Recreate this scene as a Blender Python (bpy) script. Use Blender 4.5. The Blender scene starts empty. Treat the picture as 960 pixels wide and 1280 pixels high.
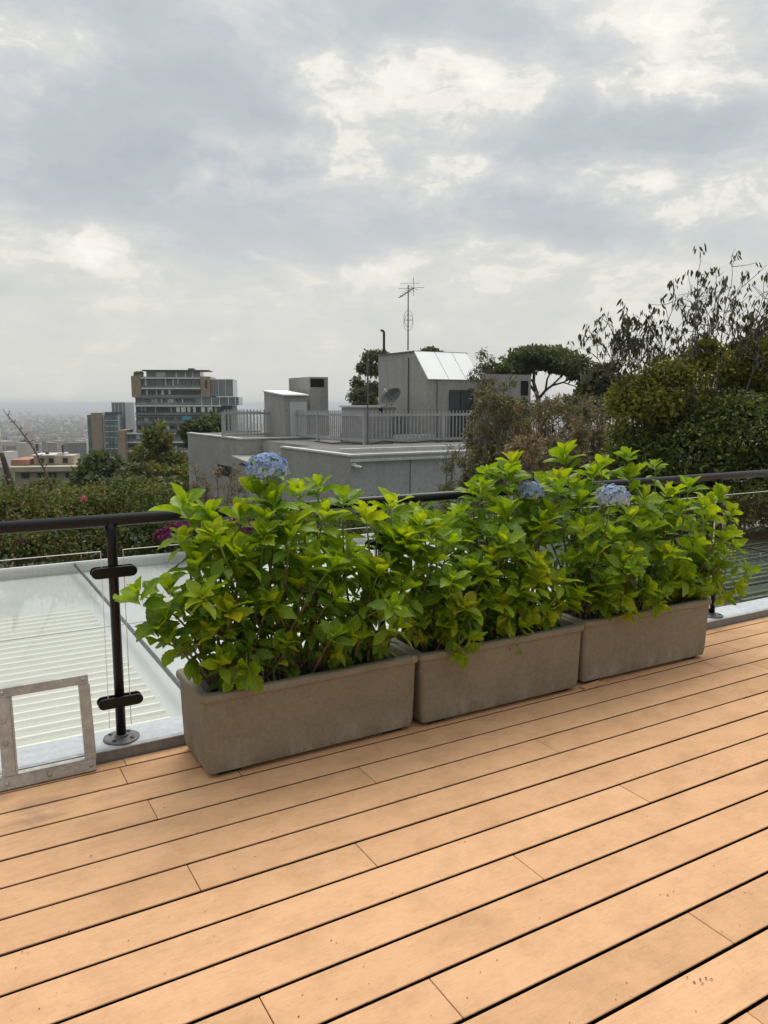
import bpy, math, random
import numpy as np
from mathutils import Vector, Matrix

random.seed(7)
rng = np.random.default_rng(11)
SC = bpy.context.scene
COL = SC.collection
R = math.radians

# ------------------------------------------------------------------ camera geometry
CAM_H = 1.54
YAW = R(60.0)
FPX = 961.0
PITCH = math.atan((640 - 505) / FPX)
FW = np.array([math.cos(YAW), math.sin(YAW), 0.0])
RT = np.array([math.sin(YAW), -math.cos(YAW), 0.0])
UPW = np.array([0, 0, 1.0])
CF = FW * math.cos(PITCH) - UPW * math.sin(PITCH)
CU = FW * math.sin(PITCH) + UPW * math.cos(PITCH)
CO = np.array([0, 0, CAM_H])


def ray(x, y):
    return CF * FPX + RT * (x - 480) + CU * (640 - y)


def at_d(x, y, d):          # point at a horizontal distance d along the view
    r = ray(x, y)
    return CO + r * (d / (r @ FW))


def at_y(x, y, yy):
    r = ray(x, y)
    return CO + r * (yy / r[1])


def at_x(x, y, xx):
    r = ray(x, y)
    return CO + r * (xx / r[0])


def at_z(x, y, z):
    r = ray(x, y)
    return CO + r * ((z - CAM_H) / r[2])


def ground_z(d):
    pts = [(0, -.85), (16, -.95), (21, -3.4), (40, -4.2), (90, -12), (300, -46), (700, -72), (1600, -100), (40000, -100)]
    for (a, za), (b, zb) in zip(pts, pts[1:]):
        if d <= b:
            t = (d - a) / (b - a)
            return za + (zb - za) * t
    return -100


# ------------------------------------------------------------------ materials
def new_mat(name):
    m = bpy.data.materials.new(name)
    m.use_nodes = True
    nt = m.node_tree
    b = nt.nodes['Principled BSDF']
    return m, nt, b


def N(nt, kind, **kw):
    n = nt.nodes.new(kind)
    for k, v in kw.items():
        if k in n.inputs.keys() if hasattr(n.inputs, 'keys') else False:
            n.inputs[k].default_value = v
        else:
            setattr(n, k, v)
    return n


def L(nt, a, b):
    nt.links.new(a, b)


def ramp(nt, stops, interp='LINEAR'):
    n = nt.nodes.new('ShaderNodeValToRGB')
    cr = n.color_ramp
    cr.interpolation = interp
    while len(cr.elements) < len(stops):
        cr.elements.new(0.5)
    for e, (p, c) in zip(cr.elements, stops):
        e.position = p
        e.color = (*c, 1) if len(c) == 3 else c
    return n


def noise(nt, vec=None, scale=5, detail=5, rough=.55, dist=0):
    n = nt.nodes.new('ShaderNodeTexNoise')
    n.inputs['Scale'].default_value = scale
    n.inputs['Detail'].default_value = detail
    n.inputs['Roughness'].default_value = rough
    n.inputs['Distortion'].default_value = dist
    if vec is not None:
        L(nt, vec, n.inputs['Vector'])
    return n


def mapping(nt, src, scale=(1, 1, 1), loc=(0, 0, 0), rot=(0, 0, 0)):
    n = nt.nodes.new('ShaderNodeMapping')
    n.inputs['Scale'].default_value = scale
    n.inputs['Location'].default_value = loc
    n.inputs['Rotation'].default_value = rot
    L(nt, src, n.inputs['Vector'])
    return n.outputs[0]


def math_n(nt, op, a, b=None, c=None, clamp=False):
    n = nt.nodes.new('ShaderNodeMath')
    n.operation = op
    n.use_clamp = clamp
    for i, v in enumerate((a, b, c)):
        if v is None:
            continue
        if isinstance(v, (int, float)):
            n.inputs[i].default_value = v
        else:
            L(nt, v, n.inputs[i])
    return n.outputs[0]


def mixc(nt, fac, a, b, mode='MIX'):
    n = nt.nodes.new('ShaderNodeMix')
    n.data_type = 'RGBA'
    n.blend_type = mode
    for key, v in ((0, fac), (6, a), (7, b)):
        if isinstance(v, (int, float)):
            n.inputs[key].default_value = v
        elif isinstance(v, (tuple, list)):
            n.inputs[key].default_value = (*v, 1) if len(v) == 3 else v
        else:
            L(nt, v, n.inputs[key])
    return n.outputs[2]


def objpos(nt):
    g = nt.nodes.new('ShaderNodeNewGeometry')
    return g.outputs['Position']


def bump(nt, height, bsdf, strength=.3, dist=.01):
    n = nt.nodes.new('ShaderNodeBump')
    n.inputs['Strength'].default_value = strength
    n.inputs['Distance'].default_value = dist
    L(nt, height, n.inputs['Height'])
    L(nt, n.outputs[0], bsdf.inputs['Normal'])


def mat_simple(name, c1, c2, scale=6, rough=.6, metal=0, bmp=0, bscale=60, spec=.5, stretch=(1, 1, 1)):
    m, nt, b = new_mat(name)
    p = mapping(nt, objpos(nt), stretch)
    n = noise(nt, p, scale, 6, .6)
    r = ramp(nt, [(.3, c1), (.7, c2)])
    L(nt, n.outputs[0], r.inputs[0])
    L(nt, r.outputs[0], b.inputs['Base Color'])
    b.inputs['Roughness'].default_value = rough
    b.inputs['Metallic'].default_value = metal
    b.inputs['Specular IOR Level'].default_value = spec
    if bmp:
        n2 = noise(nt, p, bscale, 4, .6)
        bump(nt, n2.outputs[0], b, bmp, .01)
    return m


def mat_concrete(name, c1, c2, cstain, streak=.6, scale=.8, rough=.85, fine=14):
    m, nt, b = new_mat(name)
    p = objpos(nt)
    n = noise(nt, p, scale, 8, .62)
    r = ramp(nt, [(.3, c1), (.72, c2)])
    L(nt, n.outputs[0], r.inputs[0])
    pv = mapping(nt, p, (1.1, 1.1, .09))
    s = noise(nt, pv, 1.6, 7, .7)
    sr = ramp(nt, [(.5, (0, 0, 0)), (.75, (1, 1, 1))])
    L(nt, s.outputs[0], sr.inputs[0])
    f = math_n(nt, 'MULTIPLY', sr.outputs[0], streak)
    c = mixc(nt, f, r.outputs[0], cstain)
    n3 = noise(nt, p, fine, 4, .7)
    r3 = ramp(nt, [(.3, (.82, .82, .82)), (.7, (1.1, 1.1, 1.1))])
    L(nt, n3.outputs[0], r3.inputs[0])
    c = mixc(nt, 1.0, c, r3.outputs[0], 'MULTIPLY')
    L(nt, c, b.inputs['Base Color'])
    b.inputs['Roughness'].default_value = rough
    bump(nt, n3.outputs[0], b, .25, .02)
    return m


def mat_leaf(name, stops, trans=.35, rough=.45, spec=.5, veins=False, tcol=None):
    """leaf shader: colour by the leaf's own tint, part of the light passes through"""
    m, nt, b = new_mat(name)
    at = nt.nodes.new('ShaderNodeAttribute')
    at.attribute_name = 'tint'
    r = ramp(nt, stops)
    L(nt, at.outputs['Fac'], r.inputs[0])
    col = r.outputs[0]
    nb = noise(nt, objpos(nt), 60 if veins else 3, 3, .6)
    rr = ramp(nt, [(.3, (.8, .8, .8)), (.7, (1.15, 1.15, 1.15))])
    L(nt, nb.outputs[0], rr.inputs[0])
    col = mixc(nt, 1.0, col, rr.outputs[0], 'MULTIPLY')
    if veins:
        uv = nt.nodes.new('ShaderNodeUVMap')
        uv.uv_map = 'leaf'
        sx = nt.nodes.new('ShaderNodeSeparateXYZ')
        L(nt, uv.outputs[0], sx.inputs[0])
        ax = math_n(nt, 'ABSOLUTE', sx.outputs[0])
        mid = math_n(nt, 'LESS_THAN', ax, .045)
        ph = math_n(nt, 'SUBTRACT', math_n(nt, 'MULTIPLY', sx.outputs[1], 7.0), math_n(nt, 'MULTIPLY', ax, 2.2))
        fr = math_n(nt, 'FRACT', ph)
        sv = math_n(nt, 'LESS_THAN', math_n(nt, 'ABSOLUTE', math_n(nt, 'SUBTRACT', fr, .5)), .06)
        v = math_n(nt, 'MAXIMUM', mid, math_n(nt, 'MULTIPLY', sv, .55))
        col = mixc(nt, math_n(nt, 'MULTIPLY', v, .35), col, (.36, .46, .12))
        hb = math_n(nt, 'ABSOLUTE', math_n(nt, 'SUBTRACT', fr, .5))
        bump(nt, hb, b, .25, .004)
    L(nt, col, b.inputs['Base Color'])
    b.inputs['Roughness'].default_value = rough
    b.inputs['Specular IOR Level'].default_value = spec
    t = nt.nodes.new('ShaderNodeBsdfTranslucent')
    tc = mixc(nt, 1.0, col, tcol or (1.5, 1.35, .5), 'MULTIPLY')
    L(nt, tc, t.inputs['Color'])
    mx = nt.nodes.new('ShaderNodeMixShader')
    mx.inputs[0].default_value = trans
    L(nt, b.outputs[0], mx.inputs[1])
    L(nt, t.outputs[0], mx.inputs[2])
    L(nt, mx.outputs[0], nt.nodes['Material Output'].inputs['Surface'])
    return m


def mat_glass(name, tint=(.93, .97, .95), rough=.0, refl=1.0, f0=.04):
    m, nt, b = new_mat(name)
    nt.nodes.remove(b)
    tr = nt.nodes.new('ShaderNodeBsdfTransparent')
    tr.inputs[0].default_value = (*tint, 1)
    gl = nt.nodes.new('ShaderNodeBsdfGlossy')
    gl.inputs['Roughness'].default_value = rough
    lw = nt.nodes.new('ShaderNodeFresnel')
    lw.inputs['IOR'].default_value = 1.5
    # a pane has two faces, so damp each face's share; keep it the same seen from either side
    g = nt.nodes.new('ShaderNodeNewGeometry')
    ior = math_n(nt, 'ADD', 1.5, math_n(nt, 'MULTIPLY', g.outputs['Backfacing'], 1 / 1.5 - 1.5))
    L(nt, ior, lw.inputs['IOR'])
    f = math_n(nt, 'MULTIPLY', math_n(nt, 'MINIMUM', lw.outputs[0], .9), refl)
    mx = nt.nodes.new('ShaderNodeMixShader')
    L(nt, f, mx.inputs[0])
    L(nt, tr.outputs[0], mx.inputs[1])
    L(nt, gl.outputs[0], mx.inputs[2])
    L(nt, mx.outputs[0], nt.nodes['Material Output'].inputs['Surface'])
    return m


# ------------------------------------------------------------------ mesh collecting
class MB:
    def __init__(self):
        self.v = []
        self.f = []
        self.t = []       # tint per vertex

    def add(self, vs, fs, tint=.5):
        o = len(self.v)
        self.v += [tuple(map(float, q)) for q in vs]
        self.f += [tuple(i + o for i in q) for q in fs]
        self.t += [tint] * len(vs)
        return self

    def box(self, x0, x1, y0, y1, z0, z1, tint=.5):
        vs = [(x0, y0, z0), (x1, y0, z0), (x1, y1, z0), (x0, y1, z0), (x0, y0, z1), (x1, y0, z1), (x1, y1, z1), (x0, y1, z1)]
        fs = [(3, 2, 1, 0), (4, 5, 6, 7), (0, 1, 5, 4), (1, 2, 6, 5), (2, 3, 7, 6), (3, 0, 4, 7)]
        return self.add(vs, fs, tint)

    def obox(self, c, ax, ay, az, tint=.5):
        c, ax, ay, az = map(np.array, (c, ax, ay, az))
        vs = [c - ax - ay - az, c + ax - ay - az, c + ax + ay - az, c - ax + ay - az, c - ax - ay + az, c + ax - ay + az, c + ax + ay + az, c - ax + ay + az]
        fs = [(3, 2, 1, 0), (4, 5, 6, 7), (0, 1, 5, 4), (1, 2, 6, 5), (2, 3, 7, 6), (3, 0, 4, 7)]
        return self.add(vs, fs, tint)

    def tube(self, pts, rad, n=8, cap=True, tint=.5):
        pts = [np.array(p, float) for p in pts]
        m = len(pts)
        if not hasattr(rad, '__len__'):
            rad = [rad] * m
        vs, fs = [], []
        ref = None
        for i, p in enumerate(pts):
            a = pts[max(0, i - 1)]
            b = pts[min(m - 1, i + 1)]
            t = b - a
            t = t / (np.linalg.norm(t) + 1e-12)
            if ref is None:
                ref = np.array([0, 0, 1.0]) if abs(t[2]) < .9 else np.array([1.0, 0, 0])
            u = np.cross(t, ref)
            u /= np.linalg.norm(u) + 1e-12
            w = np.cross(u, t)
            ref = w
            for k in range(n):
                an = 2 * math.pi * k / n
                vs.append(p + rad[i] * (math.cos(an) * u + math.sin(an) * w))
        for i in range(m - 1):
            for k in range(n):
                k2 = (k + 1) % n
                fs.append((i * n + k, (i + 1) * n + k, (i + 1) * n + k2, i * n + k2))
        if cap:
            fs.append(tuple(range(n)))
            fs.append(tuple(reversed(range((m - 1) * n, m * n))))
        return self.add(vs, fs, tint)

    def prism(self, poly, a, b, axis, tint=.5):
        """extrude a polygon (2D) between a and b on an axis: 'x' -> poly is (y,z), 'y' -> (x,z), 'z' -> (x,y)"""
        def mk(p, q):
            return {'x': (q, p[0], p[1]), 'y': (p[0], q, p[1]), 'z': (p[0], p[1], q)}[axis]
        n = len(poly)
        vs = [mk(p, a) for p in poly] + [mk(p, b) for p in poly]
        fs = [tuple(range(n)), tuple(reversed(range(n, 2 * n)))]
        for i in range(n):
            j = (i + 1) % n
            fs.append((i, i + n, j + n, j))
        return self.add(vs, fs, tint)

    def lathe(self, c, prof, n=24, tint=.5):
        vs, fs = [], []
        for r, z in prof:
            for k in range(n):
                an = 2 * math.pi * k / n
                vs.append((c[0] + r * math.cos(an), c[1] + r * math.sin(an), c[2] + z))
        m = len(prof)
        for i in range(m - 1):
            for k in range(n):
                k2 = (k + 1) % n
                fs.append((i * n + k, i * n + k2, (i + 1) * n + k2, (i + 1) * n + k))
        fs.append(tuple(reversed(range(n))))
        fs.append(tuple(range((m - 1) * n, m * n)))
        return self.add(vs, fs, tint)

    def build(self, name, m, parent=None, local=False, smooth=False, bevel=0, seg=2, fixn=True):
        off = np.zeros(3)
        if parent is not None and not local:
            q = parent
            while q is not None:
                off = off + np.array(q.location)
                q = q.parent
        me = bpy.data.meshes.new(name)
        vs = np.array(self.v) - off
        me.from_pydata(vs.tolist(), [], self.f)
        a = me.attributes.new('tint', 'FLOAT', 'POINT')
        a.data.foreach_set('value', np.array(self.t, dtype=np.float32))
        if fixn:
            import bmesh
            bm = bmesh.new()
            bm.from_mesh(me)
            bmesh.ops.recalc_face_normals(bm, faces=bm.faces)
            bm.to_mesh(me)
            bm.free()
        if smooth:
            me.polygons.foreach_set('use_smooth', [True] * len(me.polygons))
        me.materials.append(m)
        o = bpy.data.objects.new(name, me)
        COL.objects.link(o)
        if parent is not None:
            o.parent = parent
        if bevel:
            bv = o.modifiers.new('bevel', 'BEVEL')
            bv.width = bevel
            bv.segments = seg
            bv.limit_method = 'ANGLE'
            bv.angle_limit = R(40)
            if seg > 1:
                for p in me.polygons:
                    p.use_smooth = True
                wn = o.modifiers.new('wn', 'WEIGHTED_NORMAL')
                wn.keep_sharp = True
        return o


def tag(o, label=None, cat=None, group=None, kind=None):
    if label:
        o['label'] = label
    if cat:
        o['category'] = cat
    if group:
        o['group'] = group
    if kind:
        o['kind'] = kind
    return o


def thing(name, label, cat, loc=(0, 0, 0), group=None, rz=0):
    o = bpy.data.objects.new(name, None)
    o.empty_display_size = .2
    COL.objects.link(o)
    o.location = tuple(float(q) for q in loc)
    o.rotation_euler = (0, 0, rz)
    return tag(o, label, cat, group)


# ------------------------------------------------------------------ leaves
def leaf_template(nl=8, nw=4, width=.55, droop=.25, fold=.18, serr=.03, curl=0.0, wide=.82, twist=0.0):
    V, UV, F = [], [], []
    for i in range(nl + 1):
        t = i / nl
        w = width * .5 * (math.sin(math.pi * min(1, t ** wide)) ** .85) * (1 + .15 * (.5 - t))
        if i == nl:
            w = .004
        if i == 0:
            w = .03 * width
        for j in range(nw + 1):
            s = -1 + 2 * j / nw
            e = 1 + (serr * (1 if i % 2 else -1) if abs(s) > .99 else 0)
            x = s * w * e
            y = t - .12 * droop * t * t
            z = abs(s) * w * fold * 2 - droop * t * t + curl * abs(s) * w * math.sin(t * 9) + twist * s * w * t
            V.append((x, y, z))
            UV.append((s, t))
    for i in range(nl):
        for j in range(nw):
            a = i * (nw + 1) + j
            F.append((a, a + 1, a + nw + 2, a + nw + 1))
    return np.array(V), np.array(F), np.array(UV)


def unit(a):
    return a / (np.linalg.norm(a, axis=-1, keepdims=True) + 1e-12)


def frames(d, up):
    """rotation matrices with the leaf's y axis along d and its z axis near up"""
    y = unit(d)
    x = unit(np.cross(y, up))
    z = np.cross(x, y)
    return np.stack([x, y, z], axis=-1)


def scatter(name, tmpls, P, D, U, S, T, m, parent=None, pick=None):
    """one mesh of many leaves. P,D,U: (n,3); S: size; T: tint"""
    n = len(P)
    P, D, U, S, T = map(lambda q: np.asarray(q, float), (P, D, U, S, T))
    off = np.zeros(3)
    q = parent
    while q is not None:
        off = off + np.array(q.location)
        q = q.parent
    if pick is None:
        pick = rng.integers(0, len(tmpls), n)
    AV, AF, AT, AUV = [], [], [], []
    base = 0
    M = frames(D, U)
    for k, (tv, tf, tuv) in enumerate(tmpls):
        idx = np.nonzero(pick == k)[0]
        if not len(idx):
            continue
        w = np.einsum('nij,vj->nvi', M[idx], tv) * S[idx][:, None, None] + P[idx][:, None, :] - off
        nv = len(tv)
        AV.append(w.reshape(-1, 3))
        AF.append((tf[None] + (np.arange(len(idx)) * nv)[:, None, None]).reshape(-1, tf.shape[1]) + base)
        AT.append(np.repeat(T[idx], nv))
        AUV.append(np.tile(tuv[tf.reshape(-1)], (len(idx), 1)))
        base += nv * len(idx)
    V = np.concatenate(AV)
    F = np.concatenate(AF)
    me = bpy.data.meshes.new(name)
    me.vertices.add(len(V))
    me.vertices.foreach_set('co', V.astype(np.float32).ravel())
    k = F.shape[1]
    me.loops.add(F.size)
    me.loops.foreach_set('vertex_index', F.astype(np.int32).ravel())
    me.polygons.add(len(F))
    me.polygons.foreach_set('loop_start', (np.arange(len(F)) * k).astype(np.int32))
    me.polygons.foreach_set('use_smooth', np.ones(len(F), bool))
    me.update(calc_edges=True)
    a = me.attributes.new('tint', 'FLOAT', 'POINT')
    a.data.foreach_set('value', np.concatenate(AT).astype(np.float32))
    uv = me.uv_layers.new(name='leaf')
    uv.data.foreach_set('uv', np.concatenate(AUV).astype(np.float32).ravel())
    me.validate()
    me.materials.append(m)
    o = bpy.data.objects.new(name, me)
    COL.objects.link(o)
    if parent is not None:
        o.parent = parent
    return o


def rnd_dirs(n):
    v = rng.normal(size=(n, 3))
    return unit(v)


SMALL = [leaf_template(3, 2, .5, .25, .2, 0), leaf_template(3, 2, .42, .45, .1, 0), leaf_template(3, 2, .6, .1, .25, 0)]
TINY = [(np.array([(0, 0, 0), (.3, .45, .05), (0, 1, -.12), (-.3, .5, .05)]), np.array([(0, 1, 2, 3)]), np.array([(0, 0), (1, .5), (0, 1), (-1, .5)])),
        (np.array([(0, 0, 0), (.22, .4, .08), (.05, 1, -.25), (-.25, .55, .02)]), np.array([(0, 1, 2, 3)]), np.array([(0, 0), (1, .5), (0, 1), (-1, .5)]))]
NARROW = [leaf_template(3, 2, .24, .3, .15, 0), leaf_template(3, 2, .2, .6, .1, 0)]


def lobe_points(lobes, n, shell=.62, jitter=.16):
    """points spread through ellipsoid lobes, denser toward each lobe's outside, in clumps"""
    ws = np.array([l[1][0] * l[1][1] + l[1][0] * l[1][2] for l in lobes])
    ws = ws / ws.sum()
    P, D = [], []
    for (c, r), w in zip(lobes, ws):
        k = max(8, int(n * w))
        nc = max(5, k // 26)
        cd = rnd_dirs(nc)
        cr = shell + (1 - shell) * rng.random(nc) ** .6
        ck = rng.integers(0, nc, k)
        d = unit(cd[ck] + rng.normal(size=(k, 3)) * jitter * 1.5)
        rr = cr[ck] + rng.normal(size=k) * jitter * .55
        p = np.array(c) + d * rr[:, None] * np.array(r)
        P.append(p)
        D.append(d)
    return np.concatenate(P), np.concatenate(D)


def crown(name, lobes, n, size, m, parent, tmpl=TINY, tint=(.5, .25), shell=.6, jitter=.16, droop=0.0, uppish=.4):
    P, D = lobe_points(lobes, n, shell, jitter)
    k = len(P)
    d = unit(D * .5 + rnd_dirs(k) * .9 + np.array([0, 0, -droop]))
    u = unit(D * .5 + rnd_dirs(k) * .7 + np.array([0, 0, uppish]))
    s = size * (.6 + .8 * rng.random(k))
    t = np.clip(tint[0] + rng.normal(size=k) * tint[1], 0, 1)
    return scatter(name, tmpl, P, d, u, s, t, m, parent)


def px_lobes(spec, d):
    """lobes given where they stand: (px, py, half width, half height[, extra depth])"""
    out = []
    for q in spec:
        dd = d + (q[4] if len(q) > 4 else 0)
        c = at_d(q[0], q[1], dd)
        k = dd / FPX
        out.append((c, (q[2] * k, q[2] * k, q[3] * k)))
    return out


def bez(a, b, c, n):
    a, b, c = map(np.array, (a, b, c))
    return [(1 - t) ** 2 * a + 2 * t * (1 - t) * b + t * t * c for t in np.linspace(0, 1, n)]


def limbs(mb, base, lobes, r0, lean=.25, fork=.45, n=6, twigs=3):
    """a trunk that forks toward every lobe, with twigs inside the lobes"""
    base = np.array(base, float)
    cen = np.mean([l[0] for l in lobes], axis=0)
    f = base + (cen - base) * fork
    f[:2] = base[:2] + (cen[:2] - base[:2]) * fork * .6
    mid = (base + f) / 2 + np.array([rng.normal() * lean * .2, rng.normal() * lean * .2, 0])
    mb.tube(bez(base, mid, f, 7), list(np.linspace(r0, r0 * .62, 7)), 8)
    for c, r in lobes:
        c = np.array(c)
        ctrl = (f + c) / 2 + np.array([0, 0, -.12 * np.linalg.norm(c - f)])
        pts = bez(f, ctrl, c, n)
        mb.tube(pts, list(np.linspace(r0 * .5, r0 * .12, n)), 6)
        for _ in range(twigs):
            e = c + rnd_dirs(1)[0] * np.array(r) * .85
            s = pts[rng.integers(n // 2, n)]
            mb.tube(bez(s, (s + e) / 2 + np.array([0, 0, .05 * r[2]]), e, 4), list(np.linspace(r0 * .16, r0 * .04, 4)), 4)


# ------------------------------------------------------------------ material list
M = {}
# deck: composite boards
m, nt, b = new_mat('deck_board')
p = objpos(nt)
at = nt.nodes.new('ShaderNodeAttribute')
at.attribute_name = 'tint'
r0 = ramp(nt, [(0, (.60, .345, .185)), (.5, (.665, .387, .212)), (1, (.71, .42, .234))])
L(nt, at.outputs['Fac'], r0.inputs[0])
sep = nt.nodes.new('ShaderNodeCombineXYZ')
L(nt, math_n(nt, 'MULTIPLY', at.outputs['Fac'], 37.0), sep.inputs[0])
va = nt.nodes.new('ShaderNodeVectorMath')
va.operation = 'ADD'
L(nt, p, va.inputs[0])
L(nt, sep.outputs[0], va.inputs[1])
g1 = noise(nt, mapping(nt, va.outputs[0], (16, 130, 16)), 1.0, 6, .75, 1.6)
rg = ramp(nt, [(.28, (.82, .79, .74)), (.48, (1.0, 1.0, 1.0)), (.75, (1.06, 1.06, 1.05))])
L(nt, g1.outputs[0], rg.inputs[0])
c = mixc(nt, 1, r0.outputs[0], rg.outputs[0], 'MULTIPLY')
g2 = noise(nt, mapping(nt, va.outputs[0], (1, 1.25, 1)), 4.5, 11, .74)
rg2 = ramp(nt, [(.30, (.77, .74, .70)), (.56, (1.03, 1.03, 1.03))])
L(nt, g2.outputs[0], rg2.inputs[0])
c = mixc(nt, .85, c, rg2.outputs[0], 'MULTIPLY')
g3 = noise(nt, p, 42, 5, .75)
rs = ramp(nt, [(.62, (0, 0, 0)), (.72, (1, 1, 1))])
L(nt, g3.outputs[0], rs.inputs[0])
c = mixc(nt, math_n(nt, 'MULTIPLY', rs.outputs[0], .35), c, (.30, .17, .10))
# greyish darker blotches near the kerb on the left
g4 = noise(nt, mapping(nt, p, (2.4, 7, 1)), 1.5, 5, .6)
sx = nt.nodes.new('ShaderNodeSeparateXYZ')
L(nt, p, sx.inputs[0])
near = math_n(nt, 'MULTIPLY', math_n(nt, 'SUBTRACT', 1.0, math_n(nt, 'ABSOLUTE', math_n(nt, 'DIVIDE', math_n(nt, 'SUBTRACT', sx.outputs[0], .1), .75)), clamp=True),
              math_n(nt, 'SUBTRACT', 1.0, math_n(nt, 'ABSOLUTE', math_n(nt, 'DIVIDE', math_n(nt, 'SUBTRACT', sx.outputs[1], 3.02), .3)), clamp=True))
rw = ramp(nt, [(.42, (0, 0, 0)), (.6, (1, 1, 1))])
L(nt, g4.outputs[0], rw.inputs[0])
c = mixc(nt, math_n(nt, 'MULTIPLY', math_n(nt, 'MULTIPLY', near, rw.outputs[0]), .6, clamp=True), c, (.16, .12, .10))
L(nt, c, b.inputs['Base Color'])
b.inputs['Roughness'].default_value = .7
b.inputs['Specular IOR Level'].default_value = .2
bump(nt, g1.outputs[0], b, .18, .004)
M['deck'] = m
M['under'] = mat_simple('deck_underside', (.008, .005, .004), (.012, .008, .006), rough=.9)
M['kerb'] = mat_concrete('painted_kerb', (.46, .49, .53), (.58, .61, .64), (.33, .34, .35), .25, 2.5, .6, 30)
M['kerb_face'] = mat_concrete('kerb_shade_face', (.22, .215, .21), (.30, .29, .28), (.13, .12, .11), .4, 3, .85, 30)  # backlit shade of the kerb front, painted as a darker grey
M['rail'] = mat_simple('black_paint', (.006, .006, .007), (.011, .011, .012), 14, .36, 0, .05, 90, .3)
M['galv'] = mat_simple('grey_steel', (.10, .103, .107), (.17, .17, .175), 18, .55, .3, .1, 70)
M['glass'] = mat_glass('clear_glass', (.985, .995, .99), 0, .13)
M['skyglass'] = mat_glass('roof_glass', (.985, .993, .99), .03, .55)
M['darkglass'] = mat_glass('dark_roof_glass', (.82, .86, .84), .02, .8)
M['bolt'] = mat_simple('bolt_steel', (.05, .05, .05), (.12, .12, .12), 30, .4, .8)
M['membrane'] = mat_simple('white_membrane', (.545, .545, .535), (.62, .62, .61), 1.5, .6, 0, .05, 20)
M['ribbed'] = mat_simple('cream_sheet', (.55, .525, .455), (.61, .58, .505), 2.0, .5)
M['rib'] = mat_simple('cream_rib', (.88, .86, .77), (.92, .90, .82), 2.0, .45)
M['darkmem'] = mat_simple('painted_shade_floor', (.20, .22, .205), (.28, .30, .275), 2.0, .5)  # shade over this roof painted into darker floor and rib colours
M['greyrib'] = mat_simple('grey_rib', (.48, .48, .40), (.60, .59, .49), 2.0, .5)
M['seam'] = mat_simple('seam_rubber', (.05, .055, .06), (.10, .10, .11), 20, .6)
M['alu'] = mat_concrete('worn_aluminium', (.40, .385, .36), (.62, .60, .56), (.20, .18, .15), .55, 14, .42, 60)
M['alu'].node_tree.nodes['Principled BSDF'].inputs['Metallic'].default_value = .65
# planter: cast cement, brown-grey with pale efflorescence low down
m, nt, b = new_mat('planter_cement')
p = objpos(nt)
n1 = noise(nt, p, 4.5, 8, .65)
rr = ramp(nt, [(.3, (.198, .176, .130)), (.7, (.255, .228, .170))])
L(nt, n1.outputs[0], rr.inputs[0])
sx = nt.nodes.new('ShaderNodeSeparateXYZ')
L(nt, p, sx.inputs[0])
n2 = noise(nt, mapping(nt, p, (1, 1, .5)), 9, 6, .7)
low = math_n(nt, 'SUBTRACT', 1.0, math_n(nt, 'DIVIDE', sx.outputs[2], .17), clamp=True)
e = ramp(nt, [(.46, (0, 0, 0)), (.66, (1, 1, 1))])
L(nt, n2.outputs[0], e.inputs[0])
c = mixc(nt, math_n(nt, 'MULTIPLY', math_n(nt, 'MULTIPLY', low, e.outputs[0]), .75), rr.outputs[0], (.42, .39, .34))
n3 = noise(nt, p, 55, 4, .7)
r3 = ramp(nt, [(.3, (.84, .84, .84)), (.7, (1.1, 1.1, 1.1))])
L(nt, n3.outputs[0], r3.inputs[0])
c = mixc(nt, 1, c, r3.outputs[0], 'MULTIPLY')
n4 = noise(nt, p, 26, 3, .6)
sp = ramp(nt, [(.70, (0, 0, 0)), (.76, (1, 1, 1))])
L(nt, n4.outputs[0], sp.inputs[0])
c = mixc(nt, math_n(nt, 'MULTIPLY', sp.outputs[0], .45), c, (.46, .43, .38))
L(nt, c, b.inputs['Base Color'])
b.inputs['Roughness'].default_value = .8
bump(nt, n3.outputs[0], b, .22, .006)
M['planter'] = m
M['soil'] = mat_simple('potting_soil', (.008, .006, .005), (.022, .016, .012), 40, .95, 0, .8, 70)
m, nt, b = new_mat('hydrangea_stem')
at = nt.nodes.new('ShaderNodeAttribute')
at.attribute_name = 'tint'
nz = noise(nt, objpos(nt), 40, 5, .6)
rr = ramp(nt, [(.3, (.10, .062, .035)), (.7, (.20, .15, .08))])
L(nt, nz.outputs[0], rr.inputs[0])
L(nt, mixc(nt, math_n(nt, 'MULTIPLY', math_n(nt, 'SUBTRACT', at.outputs['Fac'], .5), 2.0, clamp=True), rr.outputs[0], (.17, .24, .06)), b.inputs['Base Color'])
b.inputs['Roughness'].default_value = .7
M['stem'] = m
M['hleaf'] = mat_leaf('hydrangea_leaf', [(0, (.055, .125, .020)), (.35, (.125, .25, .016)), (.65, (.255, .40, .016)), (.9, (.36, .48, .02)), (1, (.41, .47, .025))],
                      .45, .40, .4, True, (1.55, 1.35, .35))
M['petal'] = mat_leaf('hydrangea_petal', [(0, (.20, .30, .58)), (.5, (.36, .47, .72)), (1, (.62, .70, .80))], .25, .6, .3, False, (1, 1, 1))
M['paleflower'] = mat_leaf('spent_flower', [(0, (.20, .24, .06)), (.5, (.38, .42, .14)), (1, (.52, .50, .26))], .3, .6, .3, False, (1, 1, 1))
M['wood'] = mat_simple('bark', (.05, .04, .032), (.11, .09, .07), 12, .9, 0, .4, 30)
M['twig'] = mat_simple('grey_twig', (.11, .085, .07), (.19, .155, .13), 20, .85)
M['shrub'] = mat_leaf('dark_shrub_leaf', [(0, (.04, .064, .024)), (.5, (.108, .140, .038)), (.8, (.20, .23, .042)), (1, (.30, .29, .05))], .36, .5, .3)
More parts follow.
